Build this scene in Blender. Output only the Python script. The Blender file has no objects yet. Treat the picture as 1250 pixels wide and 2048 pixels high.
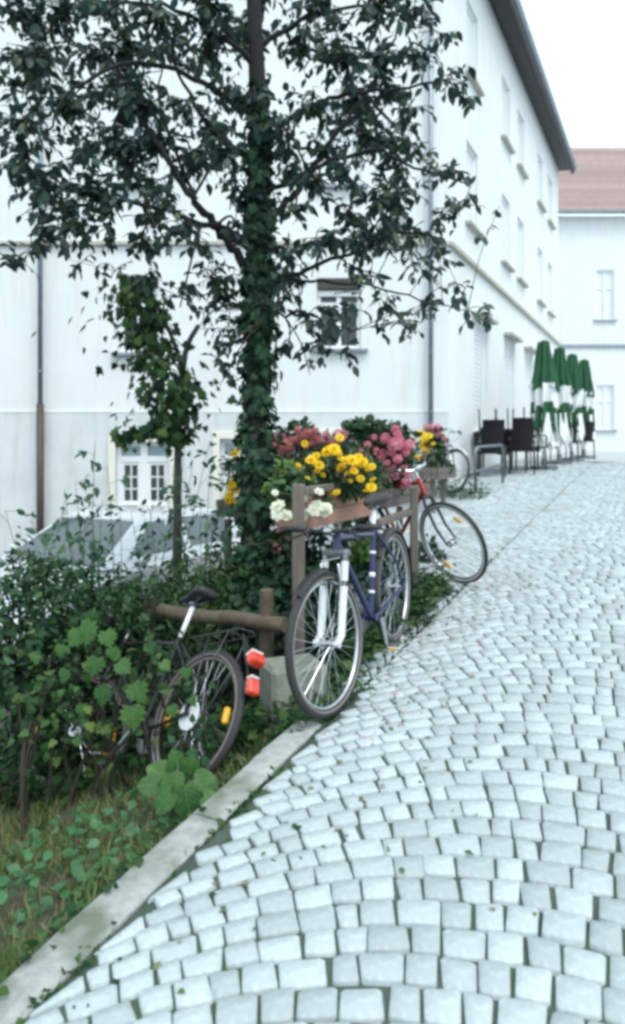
import bpy, math, random
import numpy as np
from mathutils import Vector, Matrix

# ------------------------------------------------------------------ camera, sky, sun, exposure
SC = bpy.context.scene
COL = SC.collection
F_PX, CX, HY, CZ = 1430.0, 625.0, 900.0, 1.55      # focal length in px of the 1250x2048 photograph, horizon row, eye height
cam_d = bpy.data.cameras.new('camera'); cam = bpy.data.objects.new('camera', cam_d); COL.objects.link(cam)
cam.location = (0, 0, CZ); cam.rotation_euler = (math.radians(90), 0, 0)
cam_d.sensor_fit = 'VERTICAL'; cam_d.sensor_height = 36.0; cam_d.sensor_width = 36.0
cam_d.lens = F_PX / 2048 * 36.0
cam_d.shift_y = -(1024 - HY) / 2048
cam_d.clip_start = 0.05; cam_d.clip_end = 500
cam_d.dof.use_dof = True; cam_d.dof.focus_distance = 3.5; cam_d.dof.aperture_fstop = 2.0
SC.camera = cam

SUN_EL, SUN_AZ = math.radians(58), math.radians(152)
w = bpy.data.worlds.new('World'); SC.world = w; w.use_nodes = True
nt = w.node_tree; nt.nodes.clear()
sky = nt.nodes.new('ShaderNodeTexSky'); sky.sky_type = 'NISHITA'; sky.sun_disc = False
sky.sun_elevation = SUN_EL; sky.sun_rotation = SUN_AZ; sky.dust_density = 3.0; sky.air_density = 1.0
hs = nt.nodes.new('ShaderNodeHueSaturation'); hs.inputs['Saturation'].default_value = 0.45
bg = nt.nodes.new('ShaderNodeBackground'); bg.inputs['Strength'].default_value = 0.15
wo = nt.nodes.new('ShaderNodeOutputWorld')
veil = nt.nodes.new('ShaderNodeMixRGB'); veil.inputs[0].default_value = 0.6; veil.inputs[2].default_value = (4.45, 5.65, 6.0, 1)   # even veil of high cloud over the blue
nt.links.new(sky.outputs[0], hs.inputs['Color']); nt.links.new(hs.outputs[0], veil.inputs[1]); nt.links.new(veil.outputs[0], bg.inputs['Color']); nt.links.new(bg.outputs[0], wo.inputs['Surface'])
sun_d = bpy.data.lights.new('sun', 'SUN'); sun_d.energy = 0.7; sun_d.angle = math.radians(22); sun_d.color = (1.0, 0.97, 0.92)
sun = bpy.data.objects.new('sun', sun_d); COL.objects.link(sun)
_sd = Vector((math.sin(SUN_AZ) * math.cos(SUN_EL), math.cos(SUN_AZ) * math.cos(SUN_EL), math.sin(SUN_EL)))
sun.rotation_euler = (-_sd).to_track_quat('-Z', 'Y').to_euler()
sun.location = (0, 0, 20)
vs = SC.view_settings; vs.view_transform = 'Standard'; vs.look = 'None'; vs.gamma = 1.0; vs.use_curve_mapping = False
vs.exposure = 1.02
SC.render.engine = 'CYCLES'; SC.cycles.use_denoising = True; SC.cycles.filter_width = 3.3
SC.cycles.max_bounces = 8; SC.cycles.transparent_max_bounces = 8

rng = np.random.default_rng(11); random.seed(11)

# ------------------------------------------------------------------ helpers: space
def P(px, py, Y):
    return Vector(((px - CX) / F_PX * Y, Y, CZ - (py - HY) / F_PX * Y))
UX, UY = 0.451, 0.892                                 # the street runs along (UX, UY); v is to its right
def TV(t, v): return (t * UX + v * UY, t * UY - v * UX)
def tv(x, y): return (x * UX + y * UY, x * UY - y * UX)
_kt = np.array([-8, -3, 0, 3, 6, 9, 13, 16, 20, 30, 60.0]); _kz = np.array([-.65, -.25, 0, .25, .51, .77, 1.10, 1.28, 1.40, 1.48, 1.5])
def street_z(t):
    t = np.asarray(t, float)
    return sum(np.interp(t + o, _kt, _kz) for o in (-1.2, -.6, 0, .6, 1.2)) / 5
def edge_v(t): return np.interp(t, [-10, 5.35, 5.75, 6.3, 7.5, 60], [-1.62, -1.62, -2.1, -3.2, -4.4, -4.4])
def sstep(x): x = np.clip(x, 0, 1); return x * x * (3 - 2 * x)
def ground_z(x, y):
    t, v = tv(x, y); t = np.asarray(t); d = edge_v(t) - v
    s = street_z(t)
    wd = np.interp(t, [0, 5, 6, 9, 12], [2.4, 2.2, 1.2, .9, .7])
    g = np.clip(d / wd, 0, 1) ** .8
    zl = (s - .035) * (1 - g) + (-.65) * g
    return np.where(d > 0, zl, s)

# ------------------------------------------------------------------ helpers: objects
WM = {}
def link(o, parent=None, M=None):
    COL.objects.link(o)
    M = M if M is not None else Matrix.Identity(4)
    if parent is not None:
        o.parent = parent; o.matrix_parent_inverse = WM[parent.name].inverted()
    o.matrix_basis = M; WM[o.name] = M
    return o
def tag(o, label=None, cat=None, group=None, kind=None):
    if label: o['label'] = label
    if cat: o['category'] = cat
    if group: o['group'] = group
    if kind: o['kind'] = kind
    return o
def thing(name, loc, label, cat, group=None, M=None):
    o = bpy.data.objects.new(name, None); o.empty_display_size = .2
    link(o, None, M if M is not None else Matrix.Translation(Vector(loc)))
    return tag(o, label, cat, group)
def mesh_np(name, V, F, mat, smooth=False):
    """V (n,3) array; F list of (k,c) int arrays (faces of equal corner count)"""
    me = bpy.data.meshes.new(name)
    V = np.asarray(V, np.float32); me.vertices.add(len(V)); me.vertices.foreach_set('co', V.ravel())
    F = [np.asarray(f, np.int32) for f in F if len(f)]
    tot = np.concatenate([np.full(len(f), f.shape[1], np.int32) for f in F]); idx = np.concatenate([f.ravel() for f in F])
    st = np.concatenate([[0], np.cumsum(tot)[:-1]]).astype(np.int32)
    me.loops.add(len(idx)); me.loops.foreach_set('vertex_index', idx)
    me.polygons.add(len(tot)); me.polygons.foreach_set('loop_start', st)
    try: me.polygons.foreach_set('loop_total', tot)
    except Exception: pass
    if smooth: me.polygons.foreach_set('use_smooth', np.ones(len(tot), bool))
    me.update(calc_edges=True); me.validate()
    if mat: me.materials.append(mat)
    return me

def frame_for(d, up=Vector((0, 0, 1))):
    d = Vector(d).normalized()
    if abs(d.dot(up)) > .97: up = Vector((1, 0, 0))
    x = up.cross(d).normalized(); y = d.cross(x)
    return x, y
class MB:
    def __init__(s): s.V = []; s.F = []
    def add(s, V, F):
        b = len(s.V); s.V += [tuple(v) for v in V]; s.F += [tuple(i + b for i in f) for f in F]; return s
    def tube(s, pts, r, n=8, caps=True):
        pts = [Vector(p) for p in pts]; m = len(pts)
        r = [r] * m if isinstance(r, (int, float)) else r
        V = []; x = None
        for i, p in enumerate(pts):
            d = (pts[min(i + 1, m - 1)] - pts[max(i - 1, 0)]).normalized()
            if x is None: x, y = frame_for(d)
            else:
                x = (x - d * x.dot(d)).normalized(); y = d.cross(x)
            for k in range(n):
                a = 2 * math.pi * k / n; V.append(p + (x * math.cos(a) + y * math.sin(a)) * r[i])
        F = [(i * n + k, i * n + (k + 1) % n, (i + 1) * n + (k + 1) % n, (i + 1) * n + k) for i in range(m - 1) for k in range(n)]
        if caps: F += [tuple(range(n - 1, -1, -1)), tuple((m - 1) * n + k for k in range(n))]
        return s.add(V, F)
    def ring(s, c, ax, R, r, n=40, k=8, a0=0, a1=2 * math.pi, e1=None, flat=1.0):
        """torus or arc of radius R, tube r, about axis ax through c"""
        c = Vector(c); ax = Vector(ax).normalized()
        if e1 is None: e1, e2 = frame_for(ax)
        else: e1 = Vector(e1).normalized(); e2 = ax.cross(e1)
        full = abs(a1 - a0 - 2 * math.pi) < 1e-6; m = n if full else n + 1
        V = []
        for i in range(m):
            a = a0 + (a1 - a0) * i / n; d = e1 * math.cos(a) + e2 * math.sin(a)
            for j in range(k):
                b = 2 * math.pi * j / k; V.append(c + d * (R + r * math.cos(b)) + ax * (r * flat * math.sin(b)))
        F = [(i * k + j, i * k + (j + 1) % k, ((i + 1) % m) * k + (j + 1) % k, ((i + 1) % m) * k + j) for i in range(n) for j in range(k)]
        return s.add(V, F)
    def box(s, c, size, ax=None, bev=0.0):
        """(chamfered) box; ax = three axis vectors"""
        c = Vector(c); hx, hy, hz = (q / 2 for q in size)
        A = [Vector(a) for a in (ax or ((1, 0, 0), (0, 1, 0), (0, 0, 1)))]
        b = min(bev, hx * .9, hy * .9, hz * .9)
        if b <= 0:
            V = [c + A[0] * (x * hx) + A[1] * (y * hy) + A[2] * (z * hz) for z in (-1, 1) for y in (-1, 1) for x in (-1, 1)]
            return s.add(V, [(0, 2, 3, 1), (4, 5, 7, 6), (0, 1, 5, 4), (2, 6, 7, 3), (0, 4, 6, 2), (1, 3, 7, 5)])
        V = []; ID = {}
        for x in (-1, 1):
            for y in (-1, 1):
                for z in (-1, 1):
                    for k, (dx, dy, dz) in enumerate(((0, b, b), (b, 0, b), (b, b, 0))):
                        ID[(x, y, z, k)] = len(V)
                        V.append(c + A[0] * (x * (hx - dx)) + A[1] * (y * (hy - dy)) + A[2] * (z * (hz - dz)))
        F = []
        for x in (-1, 1):
            q = [ID[(x, -1, -1, 0)], ID[(x, 1, -1, 0)], ID[(x, 1, 1, 0)], ID[(x, -1, 1, 0)]]; F.append(tuple(q if x > 0 else q[::-1]))
        for y in (-1, 1):
            q = [ID[(-1, y, -1, 1)], ID[(-1, y, 1, 1)], ID[(1, y, 1, 1)], ID[(1, y, -1, 1)]]; F.append(tuple(q if y > 0 else q[::-1]))
        for z in (-1, 1):
            q = [ID[(-1, -1, z, 2)], ID[(1, -1, z, 2)], ID[(1, 1, z, 2)], ID[(-1, 1, z, 2)]]; F.append(tuple(q if z > 0 else q[::-1]))
        for x in (-1, 1):
            for y in (-1, 1):
                F.append((ID[(x, y, -1, 0)], ID[(x, y, 1, 0)], ID[(x, y, 1, 1)], ID[(x, y, -1, 1)]))
                for z in (-1, 1): F.append((ID[(x, y, z, 0)], ID[(x, y, z, 1)], ID[(x, y, z, 2)]))
            for z in (-1, 1): F.append((ID[(x, -1, z, 0)], ID[(x, 1, z, 0)], ID[(x, 1, z, 2)], ID[(x, -1, z, 2)]))
        for y in (-1, 1):
            for z in (-1, 1): F.append((ID[(-1, y, z, 1)], ID[(1, y, z, 1)], ID[(1, y, z, 2)], ID[(-1, y, z, 2)]))
        return s.add(V, F)
    def lathe(s, c, ax, prof, n=16, caps=True):
        """prof: (distance along axis, radius)"""
        c = Vector(c); ax = Vector(ax).normalized(); x, y = frame_for(ax)
        V = [c + ax * h + (x * math.cos(2 * math.pi * k / n) + y * math.sin(2 * math.pi * k / n)) * r for h, r in prof for k in range(n)]
        m = len(prof)
        F = [(i * n + k, i * n + (k + 1) % n, (i + 1) * n + (k + 1) % n, (i + 1) * n + k) for i in range(m - 1) for k in range(n)]
        if caps: F += [tuple(range(n - 1, -1, -1)), tuple((m - 1) * n + k for k in range(n))]
        return s.add(V, F)
    def loft(s, secs, caps=True, closed=True):
        n = len(secs[0]); V = [p for q in secs for p in q]; m = len(secs); kk = n if closed else n - 1
        F = [(i * n + k, i * n + (k + 1) % n, (i + 1) * n + (k + 1) % n, (i + 1) * n + k) for i in range(m - 1) for k in range(kk)]
        if caps: F += [tuple(range(n - 1, -1, -1)), tuple((m - 1) * n + k for k in range(n))]
        return s.add(V, F)
    def xf(s, M): s.V = [tuple(M @ Vector(v)) for v in s.V]; return s
    def mesh(s, name, mat, smooth=False, fix=True):
        me = bpy.data.meshes.new(name); me.from_pydata(s.V, [], s.F)
        if fix:
            import bmesh
            bm = bmesh.new(); bm.from_mesh(me); bmesh.ops.recalc_face_normals(bm, faces=bm.faces); bm.to_mesh(me); bm.free()
        if smooth is True: me.polygons.foreach_set('use_smooth', np.ones(len(me.polygons), bool))
        elif smooth:
            me.polygons.foreach_set('use_smooth', np.ones(len(me.polygons), bool))
            try: me.set_sharp_from_angle(angle=math.radians(smooth))
            except Exception: pass
        if mat: me.materials.append(mat)
        me.update(); return me
    def build(s, name, mat, parent=None, smooth=False, M=None):
        return link(bpy.data.objects.new(name, s.mesh(name, mat, smooth)), parent, M)

# ------------------------------------------------------------------ materials
def newmat(name):
    m = bpy.data.materials.new(name); m.use_nodes = True; n = m.node_tree.nodes
    return m, m.node_tree, n['Principled BSDF']
def rgba(c): return (c[0], c[1], c[2], 1)
def mat(name, c1, c2=None, scale=8, rough=.6, metal=0, bump=0, bscale=None, spec=.5, detail=5, c3=None, rvar=0, coat=0, stretch=None, dirt=None):
    m, t, b = newmat(name); b.inputs['Roughness'].default_value = rough; b.inputs['Metallic'].default_value = metal
    b.inputs['Specular IOR Level'].default_value = spec
    if coat: b.inputs['Coat Weight'].default_value = coat; b.inputs['Coat Roughness'].default_value = .08
    tc = t.nodes.new('ShaderNodeTexCoord'); src = tc.outputs['Object']
    if stretch:
        mp = t.nodes.new('ShaderNodeMapping'); mp.inputs['Scale'].default_value = stretch; t.links.new(src, mp.inputs[0]); src = mp.outputs[0]
    n = t.nodes.new('ShaderNodeTexNoise'); n.inputs['Scale'].default_value = scale; n.inputs['Detail'].default_value = detail
    n.inputs['Roughness'].default_value = .62; t.links.new(src, n.inputs['Vector'])
    r = t.nodes.new('ShaderNodeValToRGB'); e = r.color_ramp.elements; c2 = c2 or tuple(x * .8 for x in c1)
    e[0].position = .35; e[0].color = rgba(c1); e[1].position = .66; e[1].color = rgba(c2)
    if c3: q = e.new(.5); q.color = rgba(c3)
    t.links.new(n.outputs['Fac'], r.inputs[0]); out = r.outputs[0]
    if dirt:                                             # second, larger blotches
        n3 = t.nodes.new('ShaderNodeTexNoise'); n3.inputs['Scale'].default_value = dirt[1]; n3.inputs['Detail'].default_value = 8; t.links.new(src, n3.inputs['Vector'])
        r3 = t.nodes.new('ShaderNodeValToRGB'); r3.color_ramp.elements[0].position = dirt[2]; r3.color_ramp.elements[1].position = dirt[2] + .18
        t.links.new(n3.outputs['Fac'], r3.inputs[0]); mx = t.nodes.new('ShaderNodeMixRGB'); mx.inputs[2].default_value = rgba(dirt[0])
        mu = t.nodes.new('ShaderNodeMath'); mu.operation = 'MULTIPLY'; mu.inputs[1].default_value = dirt[3]
        t.links.new(r3.outputs[0], mu.inputs[0]); t.links.new(mu.outputs[0], mx.inputs[0]); t.links.new(out, mx.inputs[1]); out = mx.outputs[0]
    if rvar:                                             # piece to piece difference
        g = t.nodes.new('ShaderNodeNewGeometry'); oi = t.nodes.new('ShaderNodeObjectInfo')
        ad = t.nodes.new('ShaderNodeMath'); ad.operation = 'ADD'; fr = t.nodes.new('ShaderNodeMath'); fr.operation = 'FRACT'
        t.links.new(g.outputs['Random Per Island'], ad.inputs[0]); t.links.new(oi.outputs['Random'], ad.inputs[1]); t.links.new(ad.outputs[0], fr.inputs[0])
        mr = t.nodes.new('ShaderNodeMapRange'); mr.inputs[3].default_value = 1 - rvar; mr.inputs[4].default_value = 1 + rvar; t.links.new(fr.outputs[0], mr.inputs[0])
        hv = t.nodes.new('ShaderNodeHueSaturation'); t.links.new(mr.outputs[0], hv.inputs['Value']); t.links.new(out, hv.inputs['Color']); out = hv.outputs[0]
    t.links.new(out, b.inputs['Base Color'])
    if bump:
        n2 = t.nodes.new('ShaderNodeTexNoise'); n2.inputs['Scale'].default_value = bscale or scale * 4; n2.inputs['Detail'].default_value = 6
        t.links.new(src, n2.inputs['Vector']); bp = t.nodes.new('ShaderNodeBump'); bp.inputs['Strength'].default_value = bump; bp.inputs['Distance'].default_value = .02
        t.links.new(n2.outputs['Fac'], bp.inputs['Height']); t.links.new(bp.outputs[0], b.inputs['Normal'])
    return m
def leafmat(name, cols, rough=.42, trans=.25, spec=.45):
    """colour picked per leaf; light shines a little through"""
    m, t, b = newmat(name); b.inputs['Roughness'].default_value = rough; b.inputs['Specular IOR Level'].default_value = spec
    g = t.nodes.new('ShaderNodeNewGeometry'); oi = t.nodes.new('ShaderNodeObjectInfo')
    ad = t.nodes.new('ShaderNodeMath'); ad.operation = 'ADD'; fr = t.nodes.new('ShaderNodeMath'); fr.operation = 'FRACT'
    t.links.new(g.outputs['Random Per Island'], ad.inputs[0]); t.links.new(oi.outputs['Random'], ad.inputs[1]); t.links.new(ad.outputs[0], fr.inputs[0])
    r = t.nodes.new('ShaderNodeValToRGB'); e = r.color_ramp.elements
    e[0].position = 0; e[0].color = rgba(cols[0]); e[1].position = 1; e[1].color = rgba(cols[-1])
    for i, c in enumerate(cols[1:-1]): q = e.new((i + 1) / (len(cols) - 1)); q.color = rgba(c)
    t.links.new(fr.outputs[0], r.inputs[0])
    n = t.nodes.new('ShaderNodeTexNoise'); n.inputs['Scale'].default_value = 60; tc = t.nodes.new('ShaderNodeTexCoord'); t.links.new(tc.outputs['Object'], n.inputs['Vector'])
    mr = t.nodes.new('ShaderNodeMapRange'); mr.inputs[3].default_value = .75; mr.inputs[4].default_value = 1.25; t.links.new(n.outputs['Fac'], mr.inputs[0])
    hv = t.nodes.new('ShaderNodeHueSaturation'); t.links.new(mr.outputs[0], hv.inputs['Value']); t.links.new(r.outputs[0], hv.inputs['Color'])
    t.links.new(hv.outputs[0], b.inputs['Base Color'])
    tr = t.nodes.new('ShaderNodeBsdfTranslucent'); t.links.new(hv.outputs[0], tr.inputs['Color'])
    mx = t.nodes.new('ShaderNodeMixShader'); mx.inputs[0].default_value = trans
    t.links.new(b.outputs[0], mx.inputs[1]); t.links.new(tr.outputs[0], mx.inputs[2]); t.links.new(mx.outputs[0], t.nodes['Material Output'].inputs['Surface'])
    return m

M = {}
M['plaster'] = mat('plaster', (.70, .725, .735), (.66, .69, .705), 1.3, .85, bump=.12, bscale=60, dirt=((.60, .63, .62), .7, .56, .35))
def streaks(m, col, amt):
    t = m.node_tree; b = t.nodes['Principled BSDF']; src = b.inputs['Base Color'].links[0].from_socket; tc = [n for n in t.nodes if n.type == 'TEX_COORD'][0]
    mp = t.nodes.new('ShaderNodeMapping'); mp.inputs['Scale'].default_value = (5, 5, .35); t.links.new(tc.outputs['Object'], mp.inputs[0])
    n = t.nodes.new('ShaderNodeTexNoise'); n.inputs['Scale'].default_value = 1.6; n.inputs['Detail'].default_value = 8; t.links.new(mp.outputs[0], n.inputs['Vector'])
    r = t.nodes.new('ShaderNodeValToRGB'); r.color_ramp.elements[0].position = .52; r.color_ramp.elements[1].position = .78; t.links.new(n.outputs['Fac'], r.inputs[0])
    k = t.nodes.new('ShaderNodeMath'); k.operation = 'MULTIPLY'; k.inputs[1].default_value = amt; t.links.new(r.outputs[0], k.inputs[0])
    mx = t.nodes.new('ShaderNodeMixRGB'); mx.inputs[2].default_value = rgba(col); t.links.new(k.outputs[0], mx.inputs[0]); t.links.new(src, mx.inputs[1]); t.links.new(mx.outputs[0], b.inputs['Base Color'])
streaks(M['plaster'], (.54, .53, .46), .5)
M['plinth'] = mat('plinth_plaster', (.64, .67, .685), (.56, .60, .615), 2.2, .88, bump=.2, bscale=50, dirt=((.42, .45, .42), 1.6, .58, .5))
streaks(M['plinth'], (.44, .44, .38), .6)
M['cream'] = mat('cream_trim', (.76, .74, .66), (.70, .69, .60), 3, .7, bump=.05)
M['belt'] = mat('belt_stone', (.46, .45, .38), (.36, .36, .31), 4, .8, bump=.15)
M['whitewood'] = mat('white_paint', (.78, .80, .81), (.72, .74, .75), 9, .45, bump=.04)
M['glass'] = mat('window_glass', (.018, .026, .032), (.03, .04, .045), 2, .06, spec=.6)
M['paleglass'] = mat('pale_glass', (.22, .30, .36), (.30, .38, .43), 2, .1, spec=.6)
M['blind'] = mat('white_blind', (.70, .74, .76), (.64, .69, .72), 3, .6)
M['darkwood'] = mat('dark_wood', (.05, .045, .04), (.025, .022, .02), 14, .6, bump=.15)
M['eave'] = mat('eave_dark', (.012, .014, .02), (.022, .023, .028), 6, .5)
M['zinc'] = mat('zinc', (.30, .34, .38), (.22, .26, .31), 10, .45, metal=.7)
M['castiron'] = mat('cast_iron', (.055, .042, .04), (.09, .06, .05), 18, .6, bump=.1)
M['rooftile'] = mat('roof_tile', (.40, .30, .28), (.34, .255, .24), 5, .8, bump=.35, bscale=25, rvar=.15)
M['joint'] = mat('joint_soil', (.05, .08, .06), (.09, .115, .085), 7, .95, bump=.5, bscale=80, dirt=((.05, .10, .03), 3.5, .5, .8))
M['cobble'] = mat('granite_sett', (.44, .515, .55), (.36, .43, .465), 30, .75, bump=.18, bscale=70, rvar=.14, spec=.3, c3=(.40, .45, .46), dirt=((.28, .29, .27), 2.3, .54, .45))
M['plaza'] = mat('distant_paving', (.46, .49, .51), (.38, .41, .43), 3.5, .7, bump=.3, bscale=9)
M['kerb'] = mat('kerb_stone', (.36, .38, .37), (.26, .28, .265), 20, .85, bump=.4, bscale=70, rvar=.12, dirt=((.09, .12, .07), 4.5, .47, .8))
M['soil'] = mat('soil', (.05, .042, .03), (.09, .075, .05), 9, .95, bump=.6, bscale=60, dirt=((.05, .07, .025), 3, .5, .7))
M['asphalt'] = mat('asphalt', (.055, .056, .058), (.08, .08, .08), 12, .9, bump=.3, bscale=150)
M['bark'] = mat('bark', (.013, .013, .013), (.008, .008, .009), 12, .9, bump=.9, bscale=40, stretch=(1, 1, .25))
M['greybark'] = mat('grey_bark', (.085, .085, .085), (.04, .04, .042), 14, .9, bump=.8, bscale=40, stretch=(1, 1, .25))
M['twig'] = mat('twig', (.05, .042, .03), (.03, .028, .02), 20, .85)
M['greentwig'] = mat('green_twig', (.09, .11, .045), (.06, .08, .03), 20, .7)
M['greywood'] = mat('weathered_wood', (.17, .145, .125), (.10, .085, .073), 14, .8, bump=.6, bscale=35, stretch=(1, 1, .12))
M['log'] = mat('log_wood', (.13, .10, .07), (.07, .055, .04), 10, .85, bump=.6, bscale=30, dirt=((.05, .07, .03), 6, .52, .6))
M['boxwood'] = mat('planter_wood', (.40, .225, .16), (.29, .155, .11), 6, .75, bump=.3, bscale=40, stretch=(.3, .3, 2.2), rvar=.12)
M['concrete'] = mat('mossy_concrete', (.27, .28, .24), (.19, .205, .165), 14, .9, bump=.5, bscale=60, dirt=((.10, .14, .06), 4, .5, .7))
M['rubber'] = mat('tyre_rubber', (.022, .022, .024), (.032, .032, .034), 40, .7, bump=.1)
M['tanwall'] = mat('tyre_side', (.19, .17, .165), (.14, .125, .12), 30, .75)
M['alu'] = mat('aluminium', (.62, .64, .66), (.5, .52, .54), 25, .3, metal=1)
M['chrome'] = mat('chrome', (.75, .77, .8), (.65, .67, .7), 10, .14, metal=1)
M['steel'] = mat('dull_steel', (.25, .27, .29), (.16, .17, .19), 20, .42, metal=.9)
M['blackpl'] = mat('black_plastic', (.016, .016, .018), (.025, .025, .027), 30, .45)
M['blue'] = mat('blue_enamel', (.006, .014, .085), (.004, .010, .06), 6, .3, coat=.3)
M['red'] = mat('red_enamel', (.44, .035, .03), (.36, .028, .026), 6, .3, coat=.5)
M['blackpaint'] = mat('black_enamel', (.014, .014, .018), (.022, .022, .026), 8, .35, coat=.4)
M['silverpaint'] = mat('silver_enamel', (.68, .70, .72), (.6, .62, .64), 8, .32, metal=.25)
M['whitepl'] = mat('white_plastic', (.78, .80, .82), (.72, .74, .76), 8, .4)
M['redlens'] = mat('red_reflector', (.75, .045, .012), (.62, .03, .01), 60, .22, coat=.6)
M['yellowlens'] = mat('amber_reflector', (.85, .45, .02), (.75, .38, .01), 60, .25, coat=.5)
M['carpaint'] = mat('car_silver', (.66, .70, .74), (.62, .66, .70), 4, .28, metal=.2, coat=.8)
M['carglass'] = mat('car_glass', (.07, .11, .12), (.05, .08, .09), 2, .04, spec=.8, coat=.5)
M['greencloth'] = mat('green_canvas', (.016, .095, .04), (.011, .07, .03), 10, .8, bump=.2)
M['whitecloth'] = mat('white_canvas', (.78, .80, .80), (.70, .73, .73), 10, .8, bump=.2)
M['wicker'] = mat('black_wicker', (.008, .008, .010), (.014, .014, .017), 50, .7, bump=.6, bscale=120, spec=.2)
M['leaf'] = leafmat('tree_leaf', [(.014, .036, .034), (.022, .054, .044), (.042, .088, .060), (.026, .066, .070), (.016, .040, .036), (.085, .135, .065)], .45, .28, .4)
M['ivy'] = leafmat('ivy_leaf', [(.006, .022, .012), (.012, .044, .022), (.03, .085, .038), (.010, .036, .026)], .5, .12, .25)
M['ivylight'] = leafmat('ivy_ground_leaf', [(.006, .024, .010), (.016, .055, .017), (.05, .125, .032), (.010, .036, .017), (.10, .17, .038)], .55, .16, .2)
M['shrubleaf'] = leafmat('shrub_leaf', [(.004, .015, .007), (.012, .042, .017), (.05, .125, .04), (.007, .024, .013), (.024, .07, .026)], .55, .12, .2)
M['limeleaf'] = leafmat('lime_leaf', [(.09, .19, .04), (.13, .24, .05), (.07, .15, .035)], .5, .35)
M['bigleaf'] = leafmat('broad_leaf', [(.045, .15, .055), (.065, .20, .075), (.035, .11, .045)], .45, .28)
M['veinleaf'] = leafmat('veined_leaf', [(.045, .13, .035), (.075, .175, .045), (.03, .095, .032)], .5, .3, .25)
def add_veins(m):
    t = m.node_tree; hv = [n for n in t.nodes if n.type == 'HUE_SAT'][0]; tc = [n for n in t.nodes if n.type == 'TEX_COORD'][0]
    sx = t.nodes.new('ShaderNodeSeparateXYZ'); t.links.new(tc.outputs['Object'], sx.inputs[0])
    def mt(op, a, b=None):
        n = t.nodes.new('ShaderNodeMath'); n.operation = op
        for i, q in enumerate((a, b)):
            if q is None: continue
            if isinstance(q, (int, float)): n.inputs[i].default_value = q
            else: t.links.new(q, n.inputs[i])
        return n.outputs[0]
    ay = mt('ABSOLUTE', sx.outputs[1]); u = mt('FRACT', mt('MULTIPLY', mt('SUBTRACT', sx.outputs[0], mt('MULTIPLY', ay, .9)), 5.0))
    v1 = mt('LESS_THAN', u, .14); v2 = mt('LESS_THAN', ay, .022); vv = mt('MAXIMUM', v1, v2)
    mx = t.nodes.new('ShaderNodeMixRGB'); mx.inputs[2].default_value = (.12, .23, .08, 1); t.links.new(mt('MULTIPLY', vv, .55), mx.inputs[0]); t.links.new(hv.outputs[0], mx.inputs[1])
    for l in list(t.links):
        if l.from_node == hv and l.to_node != mx: s = l.to_socket; t.links.remove(l); t.links.new(mx.outputs[0], s)
add_veins(M['veinleaf'])
M['sapleaf'] = leafmat('sapling_leaf', [(.035, .10, .05), (.06, .15, .07), (.045, .12, .075)], .5, .35)
M['planterleaf'] = leafmat('bedding_leaf', [(.015, .05, .018), (.03, .085, .028), (.05, .12, .04), (.02, .06, .03)], .5, .2)
M['grass'] = leafmat('grass_blade', [(.09, .17, .04), (.20, .23, .10), (.31, .28, .17), (.07, .14, .035), (.13, .20, .055)], .6, .3, .2)
M['yellow'] = leafmat('marigold_petal', [(.84, .58, .008), (.88, .66, .015), (.80, .48, .006), (.86, .62, .02)], .6, .2)
M['pink'] = leafmat('geranium_petal', [(.66, .13, .23), (.80, .34, .42), (.74, .22, .32), (.55, .09, .15)], .6, .25)
M['salmon'] = leafmat('salmon_petal', [(.62, .16, .17), (.70, .25, .24), (.55, .12, .14)], .6, .25)
M['purple'] = leafmat('sage_petal', [(.06, .045, .22), (.10, .07, .30), (.05, .05, .17)], .6, .2)
M['white'] = leafmat('begonia_petal', [(.78, .80, .66), (.82, .83, .72), (.70, .74, .56)], .6, .2)

# ------------------------------------------------------------------ leaf templates and leaf clouds
def tpl_leaf(w=.26, droop=.16, fold=.05):
    us = [0, .22, .5, .78, 1]; ws = [0, .8 * w, w, .55 * w, 0]
    V = []; 
    for u, h in zip(us, ws):
        V.append((u, 0, -droop * u * u)); 
    L = []; R = []
    for u, h in list(zip(us, ws))[1:4]:
        L.append(len(V)); V.append((u, h, -droop * u * u + fold * h / w)); R.append(len(V)); V.append((u, -h, -droop * u * u + fold * h / w))
    F = [(0, 1, L[0]), (0, R[0], 1), (4, L[2], 3), (4, 3, R[2])]
    for i in range(2):
        F += [(i + 1, i + 2, L[i]), (i + 2, L[i + 1], L[i]), (i + 1, R[i], i + 2), (i + 2, R[i], R[i + 1])]
    return np.array(V, float), np.array(F)
def tpl_small(w=.3):
    return np.array([(0, 0, 0), (.45, w, .05), (.5, 0, -.03), (.45, -w, .05), (1, 0, -.14)], float), np.array([(0, 2, 1), (0, 3, 2), (1, 2, 4), (2, 3, 4)])
def tpl_broad(pts, wave=.07):
    """lobed outline with a midrib, an inner ring and a wavy rim"""
    out = [(0, 0)] + list(pts) + [(p[0], -p[1]) for p in pts[::-1] if abs(p[1]) > 1e-6]; n = len(out); c = (.36, 0)
    V = [(c[0], 0, -.03)]
    for k, f in enumerate((.5, 1.0)):
        for i, (x, y) in enumerate(out):
            xx, yy = c[0] + (x - c[0]) * f, y * f; V.append((xx, yy, .16 * abs(yy) - .22 * xx * xx * (x > 0) + f * wave * math.sin(i * 2.3 + 1) - .25 * yy * yy))
    F = [(0, 1 + (i + 1) % n, 1 + i) for i in range(n)]
    for i in range(n): a, b = 1 + i, 1 + (i + 1) % n; F += [(a, b, b + n), (a, b + n, a + n)]
    return np.array(V, float), np.array(F)
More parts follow.
